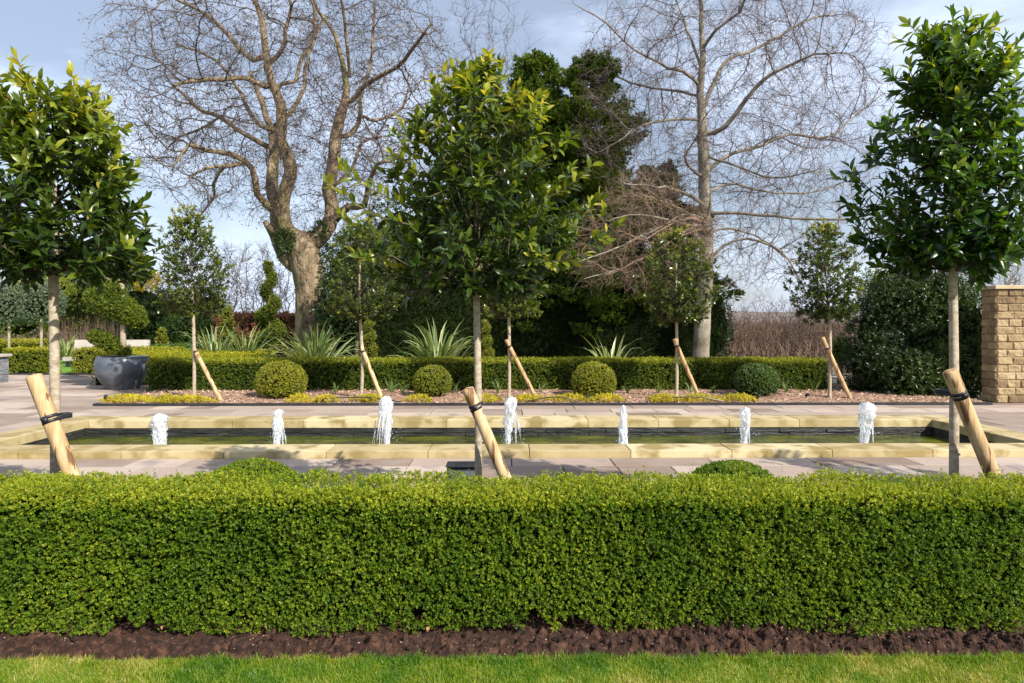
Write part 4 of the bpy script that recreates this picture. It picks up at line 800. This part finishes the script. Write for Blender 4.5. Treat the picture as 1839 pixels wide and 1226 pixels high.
# screen of yellow-green shrubs at far left
for i, (px, py, Y, rx, rz, mt, b, lab) in enumerate(((20, 545, 33, 1.7, 1.6, 'bamboo', .3, 'yellow green bush at the far left edge'), (120, 540, 32, 2.0, 1.7, 'bamboo', .5, 'bright leafy bush seen right of the left near trunk'), (165, 530, 34, 1.7, 1.5, 'bamboo', .45, 'tall light green bush behind the pot topiary'), (250, 560, 31, 1.5, 1.5, 'ivy', .6, 'dark green bush right of the pot topiary'), (300, 575, 30, 1.6, 1.3, 'ivy', .4, 'dark bush behind the cone crowned far tree'), (345, 590, 29, 1.2, .9, 'box_dark', .4, 'low dark shrub behind the leftmost flax plant'), (355, 560, 33, 1.5, 1.2, 'ivy', .35, 'shaded bush between the left bare bushes'))):
    shrub('screen_bush', lab, 'bush', [(C(px, py, Y), (rx, 1.1, rz), 1100), (C(px + 14, py + 22, Y - .4), (rx * .8, .9, rz * .8), 600)], .085, M[mt], 160 + i, 'evergreen bushes screening the back left', base=b, up=.5)
shrub('golden_bush', 'golden yellow flowering shrub above the pot topiary', 'bush', [(C(262, 505, 29), (.55, .6, .45), 420), (C(225, 495, 29.4), (.6, .6, .4), 420)], .07, M['yellow'], 171, base=.5, core=False, stem=False)
shrub('golden_bush', 'yellow green bush top behind the left near trunk', 'bush', [(C(75, 515, 28), (1.3, .8, .5), 600)], .08, M['bamboo'], 172, base=.85, stem=False)
g = Geo(); n = 420; P = np.stack([U(gx(95, 28.4), gx(205, 28.4), n), U(28.2, 29, n), np.zeros(n)], -1)
batch(g, P, np.array([0, 0, 1.]) + rng.normal(0, .12, (n, 3)), rng.normal(0, 1, (n, 3)), U(.9, 2.1, n), .02, 'twig', .5, wsc=.01)
tag(g.build('bamboo_canes', M['brush']), 'thin upright tan canes below the left background bushes', 'canes', kind='stuff')
hedge('copper_hedge', 'red brown beech hedge between the green spiral and the big trunk', 'hedge', gx(385, 28), gx(545, 28), 28, 29, 1.85, 260, .07, M['copper'], k=5, amp=.12, seed=181, base=.35, round_=.3)
# grey-green lollipop trees at the left edge
for i, (px, py) in enumerate(((16, 548), (74, 545))):
    c = at(px, py, 24.5); t = thing('silver_standard_tree', ('grey green lollipop tree nearest the left edge', 'grey green lollipop tree just left of the left near trunk')[i], 'tree', (c[0], c[1], 0), 'grey green lollipop trees')
    g = Geo(); tube(g, [(c[0], c[1], -.02), (c[0] + .01, c[1], c[2])], [.05, .045], 8); g.build('trunk', M['bark'], t, True)
    g = Geo(); blob(g, 1400, c, (.72, .7, .78), .06, 190 + i, .12, base=.5); g.build('crown', M['silver'], t); g = Geo(); blobcore(g, c, (.72, .7, .78), .6); g.build('dark_core', M['core'], t, True)
# ------------------------------------------------------------------ spiral topiaries
def spiral(label, px, Y, topy, boty, r0, r1, turns, tr0, tr1, n, L, mt, seed, base=.5, ph=0, sq=1.25):
    r = np.random.default_rng(seed); top = at(px, topy, Y); bot = at(px, boty, Y); H = top[2] - bot[2]; X = top[0]
    t = thing('spiral_topiary', label, 'topiary', (X, Y, 0), 'clipped spiral topiaries'); g = Geo(); tube(g, [(X, Y, -.02), (X, Y, top[2] - .05)], [.045, .02], 8); g.build('trunk', M['bark'], t, True)
    def ctr(u): a = ph + turns * 6.2832 * u; R = r0 + (r1 - r0) * u; return np.stack([X + R * np.cos(a), Y + R * np.sin(a), bot[2] + tr0 * .9 + (H - tr0 - tr1) * u], -1)
    g = Geo(); gc = Geo(); uu = 1 - np.sqrt(r.random(n)) * 1.0; uu = r.random(n); w_ = tr0 + (tr1 - tr0) * uu; keep = r.random(n) < w_ / max(tr0, tr1); uu = uu[keep]; w_ = w_[keep]
    c = ctr(uu); d = nrm(r.normal(0, 1, (len(uu), 3))); env = np.where(uu < .03, 1, 1); P = c + d * w_[:, None] * [1, 1, sq] * (U(.88, 1.02, len(uu)) * env)[:, None]
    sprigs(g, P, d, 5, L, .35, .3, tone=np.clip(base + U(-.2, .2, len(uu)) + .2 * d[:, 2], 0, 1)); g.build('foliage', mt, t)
    q = np.linspace(0, 1, 60); tube(gc, ctr(q), (tr0 + (tr1 - tr0) * q) * .82, 10); gc.build('dark_core', M['core'], t, True)  # added dark tube blocking light inside the spiral
spiral('tall dark green spiral topiary just left of the big bare trunk', 484, 21, 462, 640, .29, .03, 3.3, .29, .12, 11000, .027, M['hedge_far'], 201, .5, 2.2, .95)
spiral('golden green spiral topiary behind the second far stake', 662, 17.6, 558, 660, .12, .03, 3.4, .17, .08, 4500, .024, M['box_gold'], 202, .3, 1.0, 1.0)
spiral('golden spiral topiary just right of the middle near trunk', 872, 17.6, 572, 660, .11, .03, 3.2, .15, .07, 4200, .024, M['box_gold'], 203, .3, 1.6, 1.0)
spiral('small slim green spiral left of the green spiral topiary', 409, 23, 545, 640, .12, .02, 3, .26, .09, 1500, .05, M['box_gold'], 204, .2, .5, 1.0)
spiral('tiny golden spiral in the shade beside the cone crowned tree', 290, 26, 586, 640, .10, .02, 3, .2, .08, 1000, .05, M['box_gold'], 205, .35, .5, 1.0)
# ------------------------------------------------------------------ strap-leaved plants
def strap(g, c, n, L, W, seed, spread=1.0, tone=(0, 1), droop=.5):
    r = np.random.default_rng(seed)
    for i in range(n):
        a = r.uniform(0, 6.28); el = r.uniform(.25, 1) ** .7; l = L * r.uniform(.55, 1.1); w_ = W * r.uniform(.7, 1.2)
        out = np.array([math.cos(a), math.sin(a), 0]); ang = math.radians(88 - (1 - el) * 72 * spread); side = np.array([-out[1], out[0], 0]); side = nrm(side + r.normal(0, .3, 3))
        p = np.array(c) + out * r.uniform(0, .1) * L; pts = [p]; m = 7; dr = droop * r.uniform(.2, 1.3)
        for k in range(m):
            d = out * math.cos(ang) + np.array([0, 0, math.sin(ang)]); p = p + d * l / m; pts.append(p); ang -= dr * (k / m) * (1.3 if r.random() < .9 else 3) * .9
        pts = np.array(pts); ww = w_ * np.array([.7, .9, 1, 1, .95, .8, .5, .02]) / 2; mid = np.array([0, 0, -1]) * w_ * .12
        V = np.stack([pts - side * ww[:, None], pts + mid * (ww[:, None] / w_ * 2), pts + side * ww[:, None]], 1).reshape(-1, 3)
        q = []; 
        for k in range(m): b = k * 3; q += [(b, b + 1, b + 4, b + 3), (b + 1, b + 2, b + 5, b + 4)]
        V[:, 2] = np.maximum(V[:, 2], .02); t0 = r.uniform(*tone); tnv = np.tile([min(1, t0 + .25), t0 * .6, min(1, t0 + .25)], m + 1)
        g.add(V, quads=q, tone=tnv)
for i, (px, py, Y, n, L_, lab) in enumerate(((385, 640, 19.5, 60, 1.25, 'variegated flax plant behind the first far stake'), (440, 640, 19.2, 55, 1.15, 'upright flax plant left of the green spiral topiary foot'), (566, 645, 17.3, 120, 1.25, 'largest arching variegated flax clump below the big bare trunk'), (786, 645, 17.3, 85, 1.3, 'variegated flax clump with drooping tips left of the middle near trunk'), (1097, 645, 17.3, 30, 1.05, 'sparse flax plant before the dark yew hedge, right of middle'), (120, 640, 26, 26, 1.0, 'small spiky plant behind the left near trunk'))):
    c = at(px, 660, Y); c[2] = .05 if Y < 18 else .1; g = Geo(); strap(g, c, int(n * 1.7), L_ * 1.32, .062, 210 + i, 1.05, droop=.45)
    tag(g.build('flax_plant', M['flax'], origin=c), lab, 'flax plant', 'strappy flax plants')
r_ = random.Random(5)
for px, lab in ((603, 'bulb leaves just right of the largest box ball'), (702, 'bulb leaves behind the third water jet'), (722, 'bulb leaves left of the small olive box ball'), (818, 'bulb leaves right of the small olive box ball'), (895, 'bulb leaves beside the half hidden far tree trunk'), (970, 'bulb leaves right of the third far stake'), (1128, 'bulb leaves right of the bright box ball'), (1182, 'bulb leaves left of the fourth far tree trunk'), (1240, 'bulb leaves behind the fourth far stake'), (1280, 'bulb leaves left of the dark box ball'), (1412, 'bulb leaves right of the dark box ball'), (1462, 'bulb leaves left of the fifth far tree trunk')):
    Y = r_.uniform(14.5, 14.9); c = at(px, 700, Y); c[2] = .06; g = Geo(); strap(g, c, r_.randint(7, 12), r_.uniform(.26, .38), .03, int(px), .8, (.2, 1), .5)
    tag(g.build('bulb_plant', M['bulb'], origin=c), lab, 'bulb plant', 'leafy bulb plants before the far hedge')
def sedum(px, Y, rx, lab):
    c = at(px, 720, Y); c[2] = .03; n = int(620 * rx); g = Geo(); a = rng.random(n) * 6.28; q = np.sqrt(rng.random(n)); q2 = 1 + .25 * np.sin(a * 3 + px)
    q2 = q2 * (1 + .35 * vn(np.stack([np.cos(a), np.sin(a), 0 * a + px], -1), 2.2, 5)); P = np.stack([c[0] + np.cos(a) * q * rx * q2, c[1] + np.sin(a) * q * .17 * q2, c[2] + .10 * (1 - q ** 2)], -1); Nn = np.stack([np.cos(a) * q, np.sin(a) * q, 1 + 0 * a], -1)
    sprigs(g, P, Nn, 6, .042, .4, .6, tone=np.clip(.55 + .3 * vn(P, 4, 3) + U(-.25, .25, n), 0, 1), asp=.35)
    tag(g.build('sedum_clump', M['sedum'], origin=c), lab, 'ground cover plant', 'low yellow clumps along the bark bed edge')
for px, Y, rx, lab in ((232, 13.35, .55, 'widest low yellow clump at the left corner of the bark bed'), (300, 13.3, .25, 'small yellow clump left of the first far trunk'), (342, 13.25, .4, 'yellow clump at the foot of the first far tree'), (541, 13.35, .28, 'yellow clump in front of the largest box ball'), (588, 13.25, .24, 'yellow clump right of the largest box ball'), (665, 13.35, .35, 'yellow clump behind the third water jet'), (752, 13.35, .26, 'yellow clump before the small olive box ball'), (872, 13.3, .3, 'yellow clump between the middle near trunk and the fourth jet'), (950, 13.35, .32, 'yellow clump just right of the fourth water jet'), (1025, 13.4, .42, 'yellow clump before the left side of the bright box ball'), (1090, 13.3, .34, 'yellow clump before the bright box ball and left of the fifth jet'), (1195, 13.3, .4, 'yellow clump at the foot of the fourth far tree'), (1253, 13.35, .34, 'yellow clump at the foot of the fourth far stake'), (1325, 13.35, .42, 'straggly yellow clump before the dark box ball')):
    sedum(px, Y, rx, lab)
# irrigation hose and little spikes
for pts, lab in (([(560, 726), (600, 721), (660, 720), (720, 726)], 'thin black hose curving behind the third water jet'), ([(945, 724), (980, 719), (1010, 722), (1040, 727)], 'thin black hose curving right of the fourth water jet'), ([(1160, 727), (1200, 722), (1260, 724), (1300, 727)], 'thin black hose curving before the fourth far stake')):
    g = Geo(); P = np.array([at(a, b, 13.2) for a, b in pts]); P[:, 2] = [.05, .13, .14, .05]; u = np.linspace(0, 3, 20); Q = np.stack([np.interp(u, range(4), P[:, k]) for k in range(3)], -1)
    Q[1:-1] = (Q[:-2] + Q[1:-1] + Q[2:]) / 3; tube(g, Q, .011, 6); tag(g.build('irrigation_hose', M['blackplastic'], origin=Q[0]), lab, 'hose', 'black hoses in the bark bed')
for px, Y, lab in ((190, 13.3, 'tiny spike light at the left corner of the bark bed'), (1053, 13.3, 'tiny spike light before the bright box ball'), (1360, 13.3, 'tiny spike light before the dark box ball'), (1448, 13.6, 'tiny spike light left of the fifth far tree trunk'), (1592, 13.9, 'dark spike light before the laurel mass')):
    c = at(px, 720, Y); t = thing('spike_light', lab, 'garden light', (c[0], Y, 0), 'small black garden lights'); g = Geo(); tube(g, [(c[0], Y, 0), (c[0], Y, .13)], [.008, .008], 6); g.build('spike', M['blackplastic'], t)
    g = Geo(); tube(g, [(c[0] - .02, Y, .11), (c[0] + .03, Y - .05, .16)], [.025, .034], 12); g.build('lamp_head', M['blackplastic'], t, True)
# ------------------------------------------------------------------ pot and its cloud-pruned tree
pc = at(220, 697, 16.4); px_, py_ = pc[0], 16.4
pt = thing('round_pot', 'big rounded slate blue glazed pot on the paving', 'pot', (px_, py_, 0))
g = Geo(); prof = [(.0, .0), (.34, .0), (.36, .012), (.385, .06), (.47, .18), (.55, .32), (.595, .45), (.60, .56), (.58, .66), (.548, .73), (.55, .75), (.545, .765), (.525, .768), (.50, .75), (.50, .70)]
def smooth(pf, it=2):
    p = np.array(pf)
    for _ in range(it): q = [p[0]]; [q.extend([p[i] * .75 + p[i + 1] * .25, p[i] * .25 + p[i + 1] * .75]) for i in range(len(p) - 1)]; p = np.array(q + [p[-1]])
    return p
lathe(g, smooth(prof), 72, (px_, py_, 0)); g.build('bowl', M['glaze'], pt, True)
g = Geo(); lathe(g, [(.0, .715), (.25, .72), (.51, .70)], 40, (px_, py_, 0)); g.build('compost', M['soil'], pt, True)
def P3(px, py): return at(px, py, py_)
tt_ = thing('cloud_pruned_tree', 'cloud pruned conifer with tiered green pads growing in the round pot', 'tree', (px_, py_, .7))
g = Geo(); tube(g, [P3(222, 645), P3(221, 600), P3(223, 560), P3(219, 520), P3(217, 480), P3(214, 440), P3(214, 400)], [.07, .065, .065, .06, .055, .045, .02], 12, wob=.06); g.build('trunk', M['bark'], tt_, True)
sd_ = 300
for lst in (([(176, 605), (190, 612), (205, 622), (222, 630)], (.2, .22, .2, .15)), ([(176, 535), (190, 545), (212, 552), (234, 565), (245, 575)], (.28, .33, .37, .3, .22)), ([(205, 525), (192, 530)], (.25, .25)), ([(200, 440), (222, 460), (243, 475), (215, 415), (212, 385)], (.36, .36, .26, .3, .22))):
    g = Geo(); gc = Geo()
    for (a, b), rd in zip(*lst):
        sd_ += 1; q = P3(a, b); blob(g, int(2600 * rd * rd * 4), q, (rd, rd * 1.05, rd * .8), .04, sd_, .1, base=.5); blobcore(gc, q, (rd, rd, rd * .8), .8)
    fp = g.build('foliage_pad', M['hedge_far'], tt_); ic = gc.build('dark_core', M['core'], tt_, True); ic.parent = fp
# slate planter at the left edge
t = thing('slate_planter', 'grey slate raised planter with pale stone top at the left edge', 'planter', (gx(-40, 17.4), 17.8, 0)); g = Geo(); x1 = gx(-20, 17.4); r3 = random.Random(2)
for row in range(12):
    x = x1
    while x > x1 - 2.2:
        l = r3.uniform(.12, .4); box(g, max(x - l, x1 - 2.2) + .003, x - .003 if x < x1 else x - r3.uniform(0, .02), 17.4 - r3.uniform(0, .025), 18.1, row * .057 + .001, row * .057 + .055, tone=r3.random()); x -= l
g.build('stonework', M['slate'], t); g = Geo(); box(g, x1 - 2.25, x1 + .05, 17.33, 18.15, .687, .75, bev=.006); g.build('cap', M['cream'], t)
# pale garden bench behind the pot
t = thing('garden_bench', 'long pale bench with sloped back and dark feet behind the bronze hedge', 'bench', (gx(194, 24.5), 24.5, 0)); xa, xb = gx(127, 24.5), gx(261, 24.5)
def prism(g, prof, xa, xb):
    n = len(prof); V = [(xa, y, z) for y, z in prof] + [(xb, y, z) for y, z in prof]; c = len(V)
    q = [(i, (i + 1) % n, n + (i + 1) % n, n + i) for i in range(n)]; g.add(V, quads=q, tris=[(0, i + 1, i) for i in range(1, n - 1)] + [(n, n + i, n + i + 1) for i in range(1, n - 1)])
g = Geo(); prism(g, [(24.6, .32), (24.72, .35), (24.86, .93), (24.74, .94)], xa, xb); g.build('backrest', M['cream'], t)
g = Geo(); prism(g, [(24.0, .22), (24.6, .20), (24.6, .34), (24.0, .36)], xa + .03, xb - .03); g.build('seat', M['cream'], t)
for X in (xa + .1, xb - .3):
    for Yy in (24.05, 24.5): g = Geo(); box(g, X, X + .2, Yy, Yy + .08, 0, .2); g.build('leg', M['blackplastic'], t)
# black floodlight box by the middle tree
c = at(829, 838, 6.3); t = thing('floodlight_box', 'black rectangular box on the paving beside the middle near trunk', 'light box', (c[0], 6.35, 0)); g = Geo()
box(g, c[0] - .135, c[0] + .135, 6.28, 6.46, .02, .26, bev=.012); g.build('housing', M['blackplastic'], t); g = Geo(); box(g, c[0] - .145, c[0] + .145, 6.26, 6.48, .262, .275, bev=.004); g.build('lid', M['blackplastic'], t)
g = Geo(); box(g, c[0] - .12, c[0] + .12, 6.262, 6.277, .05, .23); g.build('lens', M['glaze'], t)
# ------------------------------------------------------------------ stone pillar
PXa, PYa = gx(1790, 13.3), 13.3; PW, PD, PH = .95, .42, 2.24
t = thing('stone_pillar', 'rock faced yellow stone pillar with flat cap at the right edge', 'pillar', (PXa + PW / 2, PYa, 0)); g = Geo(); r3 = random.Random(6)
def rock(g, o, ex, ey, nv, w_, h_, seed, tone):          # one rock-faced block face: bulging grid with chiselled margins
    nx, ny = max(5, int(w_ / .015)), max(4, int(h_ / .015)); a, b = np.meshgrid(np.linspace(0, 1, nx), np.linspace(0, 1, ny)); e = np.minimum(np.minimum(a, 1 - a) * w_, np.minimum(b, 1 - b) * h_)
    P = np.array(o) + np.array(ex)[None, None] * a[..., None] * w_ + np.array(ey)[None, None] * b[..., None] * h_
    d = np.clip(e / .012, 0, 1) * (.010 + .030 * fbm(P, 9, seed, 3)) + .006; d = np.where(e <= 1e-6, -.004, d); P = P + np.array(nv)[None, None] * d[..., None]
    i = (np.arange(ny - 1)[:, None] * nx + np.arange(nx - 1)[None]); g.add(P.reshape(-1, 3), quads=np.stack([i, i + 1, i + nx + 1, i + nx], -1).reshape(-1, 4), tone=tone)
rows = 15; rh = PH / rows
for row in range(rows):
    for face, Wd in (('f', PW), ('l', PD), ('r', PD)):
        if face == 'f': cuts = [0, .20 + (.14 if row % 2 else 0) + r3.uniform(-.03, .03)]; cuts += [cuts[-1] + .3 + r3.uniform(-.05, .05)]; cuts += [PW]
        else: cuts = [0, (.17 if row % 2 else .25), PD]
        for a, b in zip(cuts, cuts[1:]):
            z = row * rh + .004; h_ = rh - .008; w_ = b - a - .008; sd2 = r3.randint(0, 999); tn = r3.random()
            if face == 'f': rock(g, (PXa + a + .006, PYa, z), (1, 0, 0), (0, 0, 1), (0, -1, 0), w_, h_, sd2, tn)
            if face == 'l': rock(g, (PXa, PYa + PD - a - .006, z), (0, -1, 0), (0, 0, 1), (-1, 0, 0), w_, h_, sd2, tn)
            if face == 'r': rock(g, (PXa + PW, PYa + a + .006, z), (0, 1, 0), (0, 0, 1), (1, 0, 0), w_, h_, sd2, tn)
g.build('stonework', M['pillarstone'], t); g = Geo(); box(g, PXa + .004, PXa + PW - .004, PYa + .004, PYa + PD, 0, PH - .002); g.build('mortar', M['mortar'], t)
g = Geo(); box(g, PXa - .06, PXa + PW + .06, PYa - .06, PYa + PD + .06, PH, PH + .07, bev=.012); g.build('cap', M['capstone'], t)
